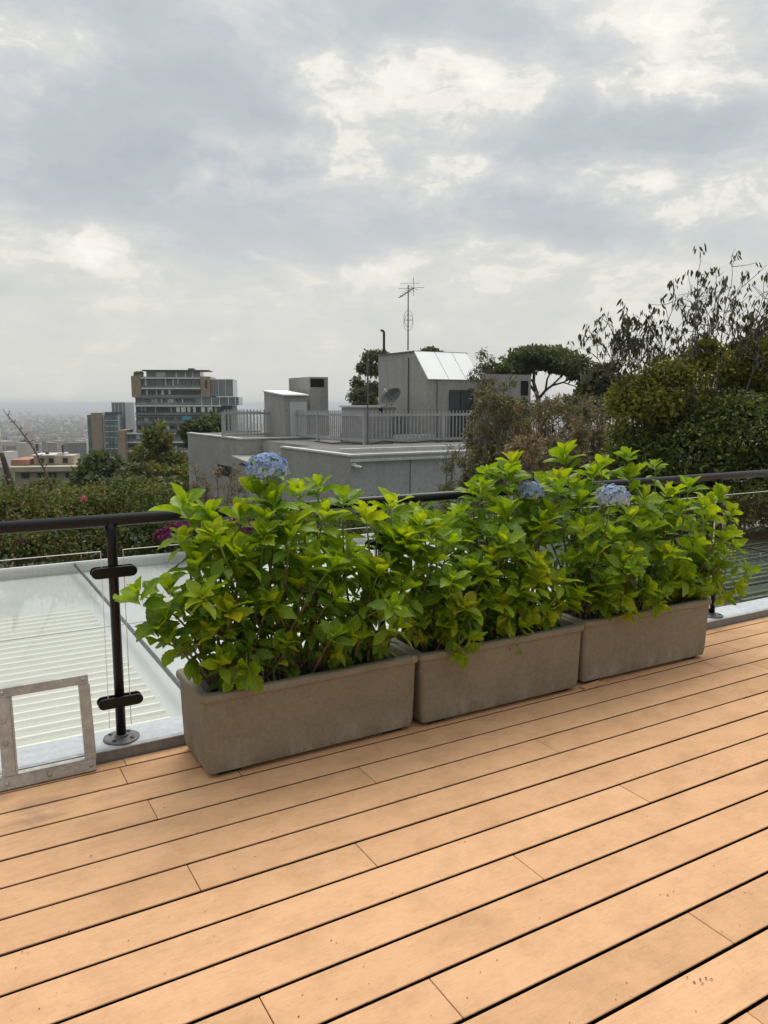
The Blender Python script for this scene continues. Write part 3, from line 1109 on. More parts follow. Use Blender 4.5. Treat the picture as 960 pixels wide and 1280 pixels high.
def hydrangea(label, x0, x1, tips, nfill, ylim, flowers, fillbox):
    t = thing('hydrangea_bush', label, 'hydrangea', ((x0 + x1) / 2, 3.12, .33), 'hydrangeas growing in the cement planters')
    P, D, U, S, T = [], [], [], [], []
    woody = MB()
    targets = [(np.array(at_y(px, py, yy)), sc, False) for (px, py, yy, sc) in tips]
    for (px, py, yy, sc) in tips:
        if py < 780 and rng.random() < .62:
            targets.append((np.array(at_y(px + rng.normal() * 17, py + 8 + abs(rng.normal()) * 18, yy + rng.normal() * .07)), sc * .85, False))
    for _ in range(nfill):
        px, py = rng.uniform(fillbox[0], fillbox[2]), rng.uniform(fillbox[1], fillbox[3])
        yy = rng.uniform(*ylim)
        targets.append((np.array(at_y(px, py, yy)), rng.uniform(.75, 1.0), True))
    for k_ in range(7):      # low side shoots spilling over the rim
        q_ = np.array([x0 + (x1 - x0) * (k_ + .5) / 7 + rng.normal() * .03, rng.uniform(2.93, 3.12), rng.uniform(.40, .56)])
        targets.append((q_, rng.uniform(.7, .95), True))
    for (px, py, yy, s_, tt) in flowers:
        targets.append((np.array(at_y(px, py, yy)), .9, False))
    for tip, sc, fill in targets:
        bx_ = np.clip(tip[0] * .72 + (x0 + x1) / 2 * .28 + rng.normal() * .10, x0 + .08, x1 - .08)
        by_ = 3.12 + np.clip((tip[1] - 3.12) * .3, -.09, .09) + rng.normal() * .02
        base = np.array([bx_, by_, .315])
        hgt = tip[2] - .33
        ln = np.linalg.norm(tip - base)
        if tip[2] > .5:
            ctrl = base + (tip - base) * np.array([.35, .35, .62]) + rng.normal(size=3) * .03
        else:
            ctrl = (base + tip) / 2 + np.array([0, -.02, .28])
        pts = bez(base, ctrl, tip, 12)
        cut = 8
        woody.tube(pts[:cut + 1], list(np.linspace(.0062, .0042, cut + 1)) if not fill else list(np.linspace(.005, .0035, cut + 1)), 6)
        woody.tube(pts[cut:], list(np.linspace(.0042, .0028, len(pts) - cut)), 6, tint=1.0)
        axis = unit(pts[-1] - pts[-3])
        axis = unit(axis * .7 + np.array([0, -.05, .55]) + rng.normal(size=3) * .16)
        e1 = unit(np.cross(axis, [.3, .8, .1]))
        e2 = np.cross(axis, e1)
        ph0 = rng.uniform(0, math.pi)
        mood = rng.normal() * .10
        # head of the shoot: pairs of leaves opening outward
        for k_ in range(5):
            inc = R([10, 22, 36, 52, 68][k_] + rng.normal() * 10)
            ls = [.046, .078, .108, .124, .124][k_] * sc * rng.uniform(.85, 1.15)
            pos = tip - axis * .012 * k_ * sc
            for side in (0, 1):
                an = ph0 + k_ * math.pi / 2 + side * math.pi + rng.normal() * .2
                o_ = e1 * math.cos(an) + e2 * math.sin(an)
                d_ = axis * math.cos(inc) + o_ * math.sin(inc)
                u_ = axis * math.sin(inc) - o_ * math.cos(inc)
                P.append(pos + o_ * .006)
                D.append(d_)
                U.append(unit(u_ + rng.normal(size=3) * .28))
                S.append(ls)
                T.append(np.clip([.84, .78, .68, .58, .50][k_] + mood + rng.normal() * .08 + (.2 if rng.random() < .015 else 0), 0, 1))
        # leaves lower on the stem, larger, drooping, darker green
        dist = .07
        arc = np.cumsum([0] + [np.linalg.norm(pts[i + 1] - pts[i]) for i in range(len(pts) - 1)])
        k_ = 0
        lim = arc[-1] * (.7 if not fill else .86)
        while dist < lim:
            s_at = arc[-1] - dist
            i = int(np.clip(np.searchsorted(arc, s_at) - 1, 0, len(pts) - 2))
            f_ = (s_at - arc[i]) / max(1e-6, arc[i + 1] - arc[i])
            pos = pts[i] * (1 - f_) + pts[i + 1] * f_
            ax = unit(pts[i + 1] - pts[i])
            f1 = unit(np.cross(ax, [.3, .8, .1]))
            f2 = np.cross(ax, f1)
            for side in (0, 1):
                if rng.random() < .2:
                    continue
                an = ph0 + (k_ + 5) * math.pi / 2 + side * math.pi + rng.normal() * .35
                o_ = f1 * math.cos(an) + f2 * math.sin(an)
                inc = R(66 + 6 * k_ + rng.normal() * 18)
                d_ = unit(ax * math.cos(inc) + o_ * math.sin(inc) + np.array([0, 0, -.10]) + rng.normal(size=3) * .12)
                P.append(pos + o_ * .008)
                D.append(d_)
                U.append(unit(np.array([0, 0, 1.0]) + ax * .4 + rng.normal(size=3) * .3))
                S.append(rng.uniform(.068, .125) * sc * (1 if k_ < 3 else .8))
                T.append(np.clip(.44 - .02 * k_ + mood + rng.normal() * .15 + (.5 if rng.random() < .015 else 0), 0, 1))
            dist += rng.uniform(.038, .065)
            k_ += 1
    woody.build('stems', M['stem'], t, smooth=True, fixn=False)
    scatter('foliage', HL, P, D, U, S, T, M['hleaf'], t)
    for (px, py, yy, s_, tt) in flowers:
        c_ = np.array(at_y(px, py, yy))
        FP, FD, FU, FS, FT = [], [], [], [], []
        nfl = int(210 * (s_ / .095) ** 2)
        for i in range(nfl):
            z_ = 1 - 1.35 * (i + .5) / nfl
            an = i * 2.39996
            rr_ = math.sqrt(max(0, 1 - z_ * z_))
            n_ = unit(np.array([rr_ * math.cos(an), rr_ * math.sin(an), z_]) + rng.normal(size=3) * .12)
            q_ = c_ + n_ * np.array([1, 1, .76]) * s_ * rng.uniform(.88, 1.06)
            a1 = unit(np.cross(n_, [.2, .5, .8]))
            a2 = np.cross(n_, a1)
            rot = rng.uniform(0, math.pi)
            tb = np.clip(tt + rng.normal() * .16 + .25 * (z_ < .1), 0, 1)
            for k_ in range(4):
                aa = rot + k_ * math.pi / 2
                FP.append(q_)
                FD.append(unit(a1 * math.cos(aa) + a2 * math.sin(aa) + n_ * .25))
                FU.append(n_)
                FS.append(.0165 * rng.uniform(.8, 1.2) * (s_ / .095) ** .3)
                FT.append(np.clip(tb + rng.normal() * .05, 0, 1))
        scatter('flower_head', PETAL, FP, FD, FU, FS, FT, M['petal'], t)
    return t


T1 = [(172, 742, 3.0, 1.05), (200, 772, 2.98, .95), (212, 798, 2.97, .8), (232, 628, 3.12, 1.1), (262, 640, 3.16, .95), (228, 668, 3.06, .8), (245, 700, 3.02, .95), (262, 735, 2.97, .95),
      (300, 640, 3.2, .9), (322, 612, 3.22, .9), (342, 625, 3.10, 1.15), (374, 612, 3.22, .95), (398, 605, 3.25, .95), (405, 640, 3.1, 1.05), (365, 650, 3.02, 1.0), (300, 690, 3.0, .95),
      (330, 668, 3.0, .9), (285, 760, 2.93, .9), (262, 788, 2.95, .8), (340, 750, 2.95, .85), (385, 700, 2.95, .95), (430, 622, 3.22, 1.0), (456, 640, 3.1, 1.0), (490, 628, 3.16, 1.05),
      (440, 690, 2.98, 1.0), (475, 712, 2.93, 1.0), (420, 745, 2.92, .85), (480, 760, 2.9, .9), (275, 828, 2.93, .75), (308, 838, 2.90, .8), (360, 800, 2.95, .7), (440, 790, 2.92, .8),
      (318, 722, 3.12, .9), (365, 730, 3.2, .9), (240, 760, 3.1, .8), (210, 735, 3.1, .8), (500, 670, 3.0, 1.0), (345, 690, 3.25, .9), (410, 675, 3.28, .9)]
T2 = [(520, 640, 3.2, 1.0), (512, 690, 2.95, 1.0), (545, 655, 3.1, 1.05), (575, 640, 3.2, 1.0), (540, 700, 2.92, 1.0), (500, 730, 2.9, .9), (560, 735, 2.88, 1.0), (592, 705, 2.95, 1.0),
      (580, 755, 2.88, .95), (612, 750, 2.92, .9), (590, 795, 2.85, .75), (602, 612, 3.2, 1.0), (636, 590, 3.2, 1.15), (632, 640, 3.05, 1.15), (655, 625, 3.15, 1.0), (615, 665, 3.02, 1.0),
      (642, 690, 2.93, 1.05), (672, 700, 2.92, 1.0), (700, 725, 2.9, .9), (690, 765, 2.92, .8), (652, 735, 2.9, 1.0), (560, 775, 2.9, .8), (640, 575, 3.28, .9), (610, 590, 3.3, .9),
      (535, 770, 2.95, .8), (660, 660, 3.1, 1.0), (676, 650, 3.02, 1.0), (585, 675, 3.1, .95), (665, 765, 2.95, .8), (630, 775, 2.93, .8), (690, 640, 3.05, .95), (590, 610, 3.3, .85)]
T3 = [(704, 566, 3.26, 1.1), (700, 598, 3.15, 1.1), (682, 600, 3.28, .95), (740, 592, 3.25, 1.0), (750, 580, 3.3, .9), (783, 568, 3.25, .85), (785, 592, 3.22, 1.0), (805, 620, 3.1, 1.05),
      (835, 612, 3.15, 1.0), (862, 605, 3.18, 1.0), (850, 635, 3.05, 1.05), (902, 618, 3.15, 1.0), (885, 645, 3.05, .95), (905, 672, 3.05, .9), (870, 680, 2.95, 1.0), (900, 705, 3.0, .8),
      (840, 690, 2.92, 1.0), (800, 660, 2.98, 1.05), (778, 700, 2.9, 1.0), (742, 690, 2.93, 1.0), (725, 655, 3.05, .95), (758, 725, 2.88, .95), (815, 735, 2.87, .9), (860, 720, 2.93, .9),
      (825, 755, 2.86, .75), (780, 748, 2.88, .8), (882, 735, 2.95, .75), (715, 700, 2.98, .9), (725, 620, 3.2, 1.0), (820, 670, 3.15, .9), (745, 650, 3.2, .9), (765, 665, 2.98, .9), (915, 640, 3.1, .85), (918, 668, 3.12, .8), (903, 690, 3.2, .9), (896, 722, 3.1, .8), (888, 625, 3.25, .9)]
hydrangea('sprawling yellow green hydrangea with one blue flower head on its top, before the concrete house', .87, 1.86, T1, 30, (2.95, 3.3), [(334, 586, 3.2, .088, .40)], (255, 650, 515, 815))
hydrangea('dense hydrangea in the middle planter with a half hidden blue flower', 1.91, 2.92, T2, 34, (2.92, 3.32), [(664, 615, 3.12, .068, .4)], (515, 650, 715, 790))
hydrangea('tall hydrangea in the shimmed planter with a big pale blue flower head facing out', 2.97, 3.98, T3, 32, (2.92, 3.32), [(766, 622, 2.88, .084, .66)], (720, 630, 890, 755))

# ================================================================== HOUSE NEXT DOOR
hs = thing('concrete_house', 'grey concrete house with flat roofs and a tower with a bright sloping metal roof', 'house', (13, 24, -3.4))
ZR = .17
# front block
mb = MB()
mb.box(9.48, 24.0, 18.2, 23.0, -4.2, ZR - .02)
mb.build('front_block', M['wallpale'], hs)
mb = MB()
mb.box(9.474, 9.479, 18.21, 23.0, -4.2, ZR - .03)
mb.build('side_wall', M['wall'], hs)
mb = MB()
for q in ((9.44, 24.0, 18.16, 18.36), (9.44, 9.64, 18.362, 23.0)):
    mb.box(*q, ZR - .015, ZR + .035)
mb.build('coping', M['coping'], hs)
mb = MB()
mb.box(9.45, 24.0, 18.10, 18.158, ZR - .16, ZR - .10)
mb.build('drip_edge', M['coping'], hs)
mb = MB()
mb.box(9.645, 24, 18.365, 23.0, ZR - .015, ZR - .004)
mb.build('roof', M['roofflat'], hs)
for x_ in (11.35, 16.4):
    mb = MB()
    mb.box(x_ - .012, x_ + .012, 18.192, 18.199, -4.2, ZR - .17)
    mb.build('wall_joint', M['seam'], hs)
# left block behind
mb = MB()
mb.box(10.28, 24.0, 29.14, 36.5, -5.5, ZR - .02)
mb.build('rear_block', M['wall'], hs)
mb = MB()
for q in ((10.24, 24, 29.10, 29.32), (10.24, 10.46, 29.322, 36.5)):
    mb.box(*q, ZR - .015, ZR + .04)
mb.build('coping', M['coping'], hs)
mb = MB()
mb.box(10.465, 24, 29.325, 36.5, ZR - .015, ZR - .005)
mb.build('roof', M['roofflat'], hs)
wp = at_x(272, 580, 10.28)
wq = at_x(290, 597, 10.28)
mb = MB()
mb.box(10.262, 10.275, wq[1], wp[1], wq[2], wp[2])
wo = mb.build('window', M['darkhole'], hs)
mb = MB()
mb.box(10.252, 10.2615, (wq[1] + wp[1]) / 2 - .03, (wq[1] + wp[1]) / 2 + .03, wq[2], wp[2])
mb.build('frame', M['galv'], wo)
# link between the blocks and the roof terrace
mb = MB()
mb.box(11.2, 24.0, 23.002, 29.138, -4.2, ZR - .10)
mb.build('middle_block', M['wall'], hs)
mb = MB()
mb.box(11.2, 24, 23.002, 29.10, ZR - .099, ZR - .085)
mb.build('roof', M['roofflat'], hs)
# lean-to slab in front of the rear block
s0 = at_y(294, 576, 28.2)
mb = MB()
mb.prism([(26.4, s0[2] - .06), (26.4, s0[2] - .18), (29.13, s0[2] + .02), (29.13, s0[2] + .14)], 9.9, 11.195, 'x')
mb.build('porch_slab', M['wall'], hs)
mb = MB()
mb.box(10.0, 11.19, 26.6, 29.13, -5.5, s0[2] - .19)
mb.build('porch_wall', M['wall'], hs)
# stair tower with sloped sheet
TX0, TX1 = 15.9, 18.3
TY0, TYR, TY1 = 24.3, 25.25, 28.0
mb = MB()
mb.prism([(TY0, -1), (TY0, 2.46), (TYR, 3.5), (TY1, 3.5), (TY1, -1)], TX0, TX1, 'x')
mb.build('stair_tower', M['wall'], hs)
mb = MB()
nrm = np.array([0, -(3.5 - 2.46), TYR - TY0])
nrm = nrm / np.linalg.norm(nrm)
xw = [TX0 - .02, TX0 + .92, TX0 + 1.72, TX1 + .03]
for a_, b_ in zip(xw, xw[1:]):
    pa = [np.array([0, TY0 - .04, 2.43]) + nrm * .01, np.array([0, TYR + .02, 3.50]) + nrm * .02, np.array([0, TYR + .02, 3.50]) + nrm * .05, np.array([0, TY0 - .04, 2.43]) + nrm * .045]
    mb.prism([(q[1], q[2]) for q in pa], a_ + .012, b_ - .012, 'x')
mb.build('sheet_roof', M['metalroof'], hs)
mb = MB()
mb.box(TX0 - .05, TX1 + .08, TYR - .02, TY1 + .05, 3.505, 3.55)
mb.build('roof_cap', M['dishm'], hs)
mb = MB()
dz0, dz1 = -.1, 2.0
mb.box(16.95, 17.95, TY0 - .02, TY0 - .004, dz0, dz1)
dr = mb.build('door', M['window'], hs)
mb = MB()
for q in ((16.88, 16.948, dz0, dz1 + .07), (17.952, 18.02, dz0, dz1 + .07), (16.949, 17.951, dz1 + .001, dz1 + .07), (17.42, 17.47, dz0, dz1)):
    mb.box(q[0], q[1], TY0 - .045, TY0 - .021, q[2], q[3])
mb.build('frame', M['darkmetal'], dr)
# right wing
wl, wr = at_y(592, 467, 25.2), at_y(664, 468, 25.2)
mb = MB()
mb.box(TX1 + .06, wr[0], 25.2, 31, -1, wl[2])
mb.build('wing', M['wall'], hs)
mb = MB()
mb.box(TX1 - .5, TX1 + 1.0, TY0 - .5, 25.19, 2.02, 2.14)
mb.build('door_canopy', M['dishm'], hs)
mb = MB()
mb.box(wr[0] - .55, wr[0] - .15, 25.185, 25.196, wl[2] - .85, wl[2] - .25)
mb.build('window', M['darkhole'], hs)
# chimney block and shed on the rear roof
c0 = at_d(387, 471, 33.2)
c1 = at_y(410, 471, c0[1])
c2 = at_x(361, 472, c0[0])
mb = MB()
mb.box(c0[0], c1[0], c0[1], c2[1], 0, c0[2])
mb.build('chimney_block', M['wall'], hs)
o0 = at_y(388, 473.5, c0[1])
o1 = at_y(405, 484, c0[1])
mb = MB()
mb.box(o0[0], o1[0], c0[1] - .012, c0[1] - .003, o1[2], o0[2])
mb.build('chimney_opening', M['darkhole'], hs)
s0 = at_d(355, 493, 31.8)
s1 = at_y(384, 493, s0[1])
s2 = at_x(330, 489, s0[0])
mb = MB()
mb.prism([(s0[1], 0), (s0[1], s0[2] - .06), (s2[1], s2[2] - .02), (s2[1], 0)], s0[0], s1[0], 'x')
mb.build('shed', M['wall'], hs)
mb = MB()
mb.prism([(s0[1] - .08, s0[2] - .05), (s0[1] - .08, s0[2]), (s2[1] + .03, s2[2] + .04), (s2[1] + .03, s2[2] - .01)], s0[0] - .05, s1[0] + .05, 'x')
mb.build('shed_roof', M['metalroof'], hs)
mb = MB()
mb.box(s0[0] + .25, s1[0] - .04, s0[1] - .02, s0[1] - .003, .02, s0[2] - .3)
mb.build('shed_door', M['door'], hs)
# low tank hut
h0 = at_d(452, 508, 28.0)
h1 = at_y(495, 508, h0[1])
mb = MB()
mb.box(h0[0], h1[0], h0[1], h0[1] + 1.6, -.5, h0[2] - .04)
mb.build('tank_hut', M['wall'], hs)
mb = MB()
mb.box(h0[0] - .06, h1[0] + .06, h0[1] - .06, h0[1] + 1.66, h0[2] - .038, h0[2] + .03)
mb.build('hut_lid', M['coping'], hs)
mb = MB()
mb.box(h0[0] + .72, h0[0] + .86, h0[1] - .012, h0[1] - .002, h0[2] - .22, h0[2] - .08)
mb.build('hut_vent', M['darkhole'], hs)
b0 = at_y(495, 541, 23.9)
mb = MB()
mb.box(14.4, 16.1, 24.05, 24.28, .05, .42)
mb.build('bench_step', M['coping'], hs)
mb = MB()
mb.box(14.55, 15.25, 24.6, 24.9, .1, 1.15)
mb.build('meter_box', M['dishm'], hs)

for (x_, y_, h_) in ((14.2, 25.6, .5), (13.6, 26.8, .35), (14.9, 24.4, .3)):
    mb = MB()
    mb.tube([(x_, y_, 0), (x_, y_, h_)], .06, 8)
    mb.tube([(x_, y_, h_), (x_, y_, h_ + .07)], [.10, .06], 8)
    mb.build('roof_vent', M['galv'], hs)
mb = MB()
mb.tube([(16.35, TY0 - .05, -.4), (16.35, TY0 - .05, 2.4)], .035, 8)
mb.build('downpipe', M['wall'], hs)
mb = MB()
mb.tube([(15.86, 25.6, 3.3), (15.86, 25.6, 1.2), (15.86, 26.6, .9), (15.86, 26.6, -.2)], .02, 6)
mb.build('conduit', M['darkmetal'], hs)
mb = MB()
mb.box(9.9, 21, 19.6, 19.75, ZR - .003, ZR + .10)
mb.build('roof_upstand', M['coping'], hs)
# railing fence round the roof terrace
FX, FY0, FY1 = 12.9, 23.7, 31.25
FZ0, FZ1 = .24, 1.18
fe = thing('roof_fence', 'long grey picket fence round the flat roof terrace of the concrete house', 'fence', (FX, FY0, 0))


def fence_run(a, b, end=True):
    a, b = np.array(a, float), np.array(b, float)
    ln = np.linalg.norm(b - a)
    d = (b - a) / ln
    pk, rails = MB(), MB()
    n_ = int(ln / .155)
    for i in range(1, n_):
        q = a + d * ln * i / n_
        pk.box(q[0] - .017, q[0] + .017, q[1] - .017, q[1] + .017, FZ0 - .06, FZ1 + .12)
    pk.build('pickets', M['fence'], fe)
    for z_ in (FZ0 + .02, FZ1 - .03):
        rails.obox((*((a + b) / 2 + np.array([0, 0])), z_), (*(d * ln / 2), 0), (-d[1] * .028, d[0] * .028, 0), (0, 0, .045))
    rails.build('rail', M['fence'], fe)


fence_run((FX, FY0), (21.5, FY0))
fence_run((FX, FY0), (FX, FY1))
fence_run((10.25, FY1), (FX, FY1))
fence_run((11.3, 34.5), (13.2, 34.5))
for (x_, y_) in ((FX, FY0), (16.2, FY0), (19.5, FY0), (FX, FY1), (FX, 27.5), (10.3, FY1)):
    mb = MB()
    mb.box(x_ - .05, x_ + .05, y_ - .05, y_ + .05, ZR - .10, FZ1 + .02)
    mb.build('fence_post', M['fence'], fe)
mb = MB()
mb.tube([(FX + .08, FY0 - .09, -.0), (FX + .08, FY0 - .09, 3.3)], .028, 8)
tag(mb.build('metal_pole', M['dishm']), 'thin dark metal pole at the corner of the roof fence', 'pole')
mb = MB()
cab = [(FX + .1, FY0 - .12, .14), (13.6, 23.55, .24), (14.6, 23.5, .16), (15.6, 23.5, .22), (17, 23.5, .17), (19.5, 23.5, .2)]
mb.tube(cab, .03, 6)
mb.tube([(FX + .1, FY0 - .12, .14), (12.6, 24.3, .2), (12.4, 25.2, .12), (12.3, 26.5, .15)], .03, 6)
tag(mb.build('cable', M['darkmetal']), 'loose dark cable lying along the foot of the roof fence', 'cable')

# satellite dish
dc = at_d(489, 497, 28.4)
ds = thing('satellite_dish', 'grey satellite dish tilted up on the low hut before the stair tower', 'satellite dish', (dc[0], dc[1], h0[2] + .03))
mb = MB()
ax = unit(np.array([-.62, -.25, .62]))
e1 = unit(np.cross(ax, [0, 0, 1]))
e2 = np.cross(e1, ax)
vs, fs = [], []
for s_, back_ in ((0, 0), (1, .03)):
    for i in range(6):
        rr_ = .44 * i / 5
        for k_ in range(20):
            an = 2 * math.pi * k_ / 20
            vs.append(dc + e1 * rr_ * math.cos(an) * .9 + e2 * rr_ * math.sin(an) + ax * (.10 * (i / 5) ** 2 - .05 - back_ * (1 - i / 5)))
for s_ in (0, 1):
    for i in range(5):
        for k_ in range(20):
            k2 = (k_ + 1) % 20
            a_ = s_ * 120
            fs.append((a_ + i * 20 + k_, a_ + i * 20 + k2, a_ + (i + 1) * 20 + k2, a_ + (i + 1) * 20 + k_))
MB().add(vs, fs).build('reflector', M['dishdark'], ds, smooth=True, fixn=False)
mb = MB()
tipn = dc + ax * .42 - e2 * .05
mb.tube([dc - e2 * .40, tipn], .014, 6)
mb.tube([dc - e1 * .3 - e2 * .2, tipn], .008, 5)
mb.tube([dc + e1 * .3 - e2 * .2, tipn], .008, 5)
mb.build('feed_arm', M['antm'], ds)
mb = MB()
mb.tube([tipn - ax * .06, tipn + ax * .07], [.05, .035], 10)
mb.build('feed_horn', M['coping'], ds)
mb = MB()
mb.tube([(dc[0], dc[1], h0[2] + .03), (dc[0], dc[1], dc[2] - .02)], .022, 8)
mb.build('mount_pole', M['dishm'], ds)

# antenna on the tower
a0 = at_d(510, 437, 29.6)
a1 = at_d(513, 358, 29.6)
zt, zb = a1[2], 3.55
an_ = thing('tv_antenna', 'thin television antenna on a tall mast on the stair tower', 'antenna', (a0[0], a0[1], zb))
mb = MB()
mb.tube([(a0[0], a0[1], zb), (a0[0], a0[1], zt + .05)], [.03, .022], 8)
mb.build('mast', M['antm'], an_)
bl = at_d(499, 372, 29.6)
br = at_d(517, 360, 29.6)
mb = MB()
mb.tube([(bl[0], bl[1], bl[2]), (br[0], br[1], br[2])], .024, 6)
mb.build('boom', M['antm'], an_)
mb = MB()
for i in range(7):
    q = bl + (br - bl) * (i / 6)
    hl = .10 + .075 * i
    mb.tube([q - np.array([RT[0], RT[1], 0]) * hl * .35 - FW * hl, q + RT * hl * .35 + FW * hl], .009, 4)
mb.tube([br + RT * -.55 + FW * .2, br + RT * .38 - FW * .2], .011, 4)
mb.tube([br + np.array([0, 0, -.28]), br + np.array([0, 0, .38])], .012, 4)
mb.tube([br + RT * -.5 + np.array([0, 0, .17]), br + RT * .25 + np.array([0, 0, .17])], .008, 4)
mb.build('antenna_rod', M['antm'], an_)
lo = at_d(510.5, 400, 29.6)
mb = MB()
for k_ in range(2):
    ring = [lo + RT * .17 * math.cos(t_) + FW * .06 * math.cos(t_) * (1 if k_ else -1) + np.array([0, 0, .30 * math.sin(t_) + (.06 if k_ else -.1)]) for t_ in np.linspace(0, 2 * math.pi, 18)]
    mb.tube(ring, .008, 4, cap=False)
mb.tube([lo - RT * .18, lo + RT * .18], .014, 5)
mb.build('loop_aerial', M['antm'], an_)

# vent pipe
v0 = at_d(480, 438, 30.5)
v1 = at_d(480.5, 416, 30.5)
mb = MB()
zt = v1[2]
hk = [(v0[0], v0[1], 3.56), (v0[0], v0[1], zt)] + [tuple(np.array([v0[0], v0[1], zt]) - RT * .10 * (1 - math.cos(t_)) + np.array([0, 0, .09 * math.sin(t_)])) for t_ in (R(30), R(60), R(90), R(110))]
mb.tube(hk, .048, 10)
tag(mb.build('vent_pipe', M['darkmetal'], smooth=True), 'black bent vent pipe rising from the stair tower roof', 'vent pipe')

# security camera at the corner of the front block
sc_ = thing('security_camera', 'white security camera under the coping corner of the front block', 'camera', (9.52, 18.05, -.1))
mb = MB()
mb.box(9.49, 9.60, 18.10, 18.19, -.10, -.02)
mb.build('bracket', M['coping'], sc_)
mb = MB()
mb.tube([(9.55, 18.12, -.10), (9.70, 17.99, -.145)], [.05, .045], 10)
mb.build('housing', M['coping'], sc_)
mb = MB()
mb.tube([(9.70, 17.99, -.145), (9.715, 17.977, -.15)], [.036, .036], 10)
mb.build('lens', M['darkhole'], sc_)

# ================================================================== APARTMENT TOWER (far)
DA = 240.0
KA = DA / FPX


def far_building(name, label, cat, px, py, d, rz=0.0):
    c_ = at_d(px, py, d)
    t = thing(name, label, cat, (c_[0], c_[1], c_[2]), None, YAW - math.pi / 2 + rz)
    return t


ap = far_building('apartment_tower', 'tall grey apartment block with white balcony slabs and brown stone pillars', 'apartment building', 170, 600, DA, R(5))


def AX(cx):
    return (100 + cx / 4.571 - 167) * KA


def AZ(cy):
    return (600 - (450 + cy / 4.571)) * KA


def abox(mbx, cx0, cx1, cy0, cy1, y0, y1, tint=.5):
    return mbx.box(AX(cx0), AX(cx1), y0, y1, AZ(cy1), AZ(cy0), tint)


mb = MB()
abox(mb, 318, 690, 112, 700, 1.2, 16)
abox(mb, 318, 860, 262, 700, 1.3, 15.8)
mb.build('core', M['darkmetal'], ap, local=True)
mb = MB()
abox(mb, 305, 357, 97, 216, -.3, 14)
mb.build('stone_pillar', M['stone'], ap, local=True)
mb = MB()
abox(mb, 689, 742, 99, 214, -.3, 14)
mb.build('stone_pillar', M['stone'], ap, local=True)
mb = MB()
abox(mb, 712, 727, 120, 165, -.36, -.31)
mb.build('window', M['window'], ap, local=True)
floors = [(112, 170, 358, 688), (170, 222, 358, 688), (222, 265, 318, 650), (268, 322, 318, 800), (326, 370, 318, 800), (374, 418, 318, 700), (424, 470, 268, 640), (474, 520, 268, 640), (526, 572, 268, 640), (578, 640, 268, 640)]
for i, (ya, yb, xa, xb) in enumerate(floors):
    mb = MB()
    abox(mb, xa, xb, ya - (7 if i in (0, 1, 3, 6, 7, 8) else 4), ya, -.2 if i != 3 else -.8, 1.3)
    mb.build('floor_slab', M['slab'] if i in (0, 1, 3, 6, 7, 8) else M['greyglass'], ap, local=True)
    mb = MB()
    abox(mb, xa + 1, xb - 1, ya + 1, yb - 6, .9, 1.15)
    mb.build('window_band', M['window'] if i % 2 else M['greyglass'], ap, local=True)
    mb = MB()
    x_ = xa + 4
    while x_ < xb - 6:
        abox(mb, x_, x_ + 2.2, ya + 1, yb - 6, .55, .88)
        x_ += random.choice([22, 30, 38, 46])
    abox(mb, xa + 4, xb - 6, ya + 1, ya + 3, .56, .87)
    mb.build('mullion', M['dishm'], ap, local=True)
    for _ in range(int((xb - xa) / 48)):
        mb = MB()
        x_ = random.uniform(xa, xb - 16)
        ww = random.uniform(4, 15)
        h_ = random.uniform(.5, 1.0)
        abox(mb, x_, x_ + ww, ya + 2, ya + (yb - ya - 8) * h_, .56 + .02 * _, .57 + .02 * _)
        mb.build('blind', M['whitebits'], ap, local=True)
    mb = MB()
    abox(mb, xa + 2, xb - 2, yb - 20, yb - 5, -.15, -.06)
    mb.build('balcony_rail', M['greyglass'], ap, local=True)
mb = MB()
abox(mb, 366, 738, 63, 69, -.4, 8)
mb.build('roof', M['darkmetal'], ap, local=True)
mb = MB()
abox(mb, 385, 684, 70, 108, 1.0, 9)
mb.build('penthouse', M['greyglass'], ap, local=True)
for q in ((440, 490, 74, 100), (548, 556, 72, 106), (600, 606, 72, 106), (640, 646, 72, 106)):
    mb = MB()
    abox(mb, *q, .9, .98)
    mb.build('blind', M['whitebits'], ap, local=True)
mb = MB()
abox(mb, 615, 648, 52, 63, 2, 5)
mb.build('roof_plant', M['dishm'], ap, local=True)
mb = MB()
abox(mb, 744, 868, 118, 210, .6, 14)
gl_ = mb.build('glass_wing', M['greyglass'], ap, local=True)
mb = MB()
abox(mb, 744, 868, 113, 117, .5, 14)
for x_ in (785, 826):
    abox(mb, x_, x_ + 2, 118, 210, .5, .58)
mb.build('wing_trim', M['slab'], gl_, local=True)
mb = MB()
abox(mb, 652, 900, 214, 261, .0, 13)
tg = mb.build('teal_balcony', M['teal'], ap, local=True)
mb = MB()
for x_ in (690, 745, 790, 840, 880):
    abox(mb, x_, x_ + 3, 214, 261, -.1, -.01)
mb.build('mullion', M['slab'], tg, local=True)
mb = MB()
abox(mb, 582, 632, 326, 371, -.5, -.3)
mb.build('awning', M['cyan'], ap, local=True)
mb = MB()
for _ in range(9):
    x_ = random.uniform(500, 780)
    abox(mb, x_, x_ + random.uniform(6, 22), 272, 300, -.75, -.65)
for _ in range(5):
    x_ = random.uniform(500, 590)
    abox(mb, x_, x_ + random.uniform(5, 14), 226, 256, -.05, .05)
mb.build('white_panel', M['whitebits'], ap, local=True)
mb = MB()
abox(mb, 229, 268, 400, 640, -3, 8)
mb.build('stone_pillar', M['stone'], ap, local=True)
mb = MB()
for _ in range(120):
    x_, z_ = random.uniform(312, 362), random.uniform(80, 100)
    q = np.array([AX(x_), 1.0 + random.random(), AZ(z_)])
    mb.add([q, q + np.array([.5, .1, .3]), q + np.array([.1, 0, .7])], [(0, 1, 2)], random.random())
mb.build('roof_plants', M['shrub'], ap, local=True, fixn=False)

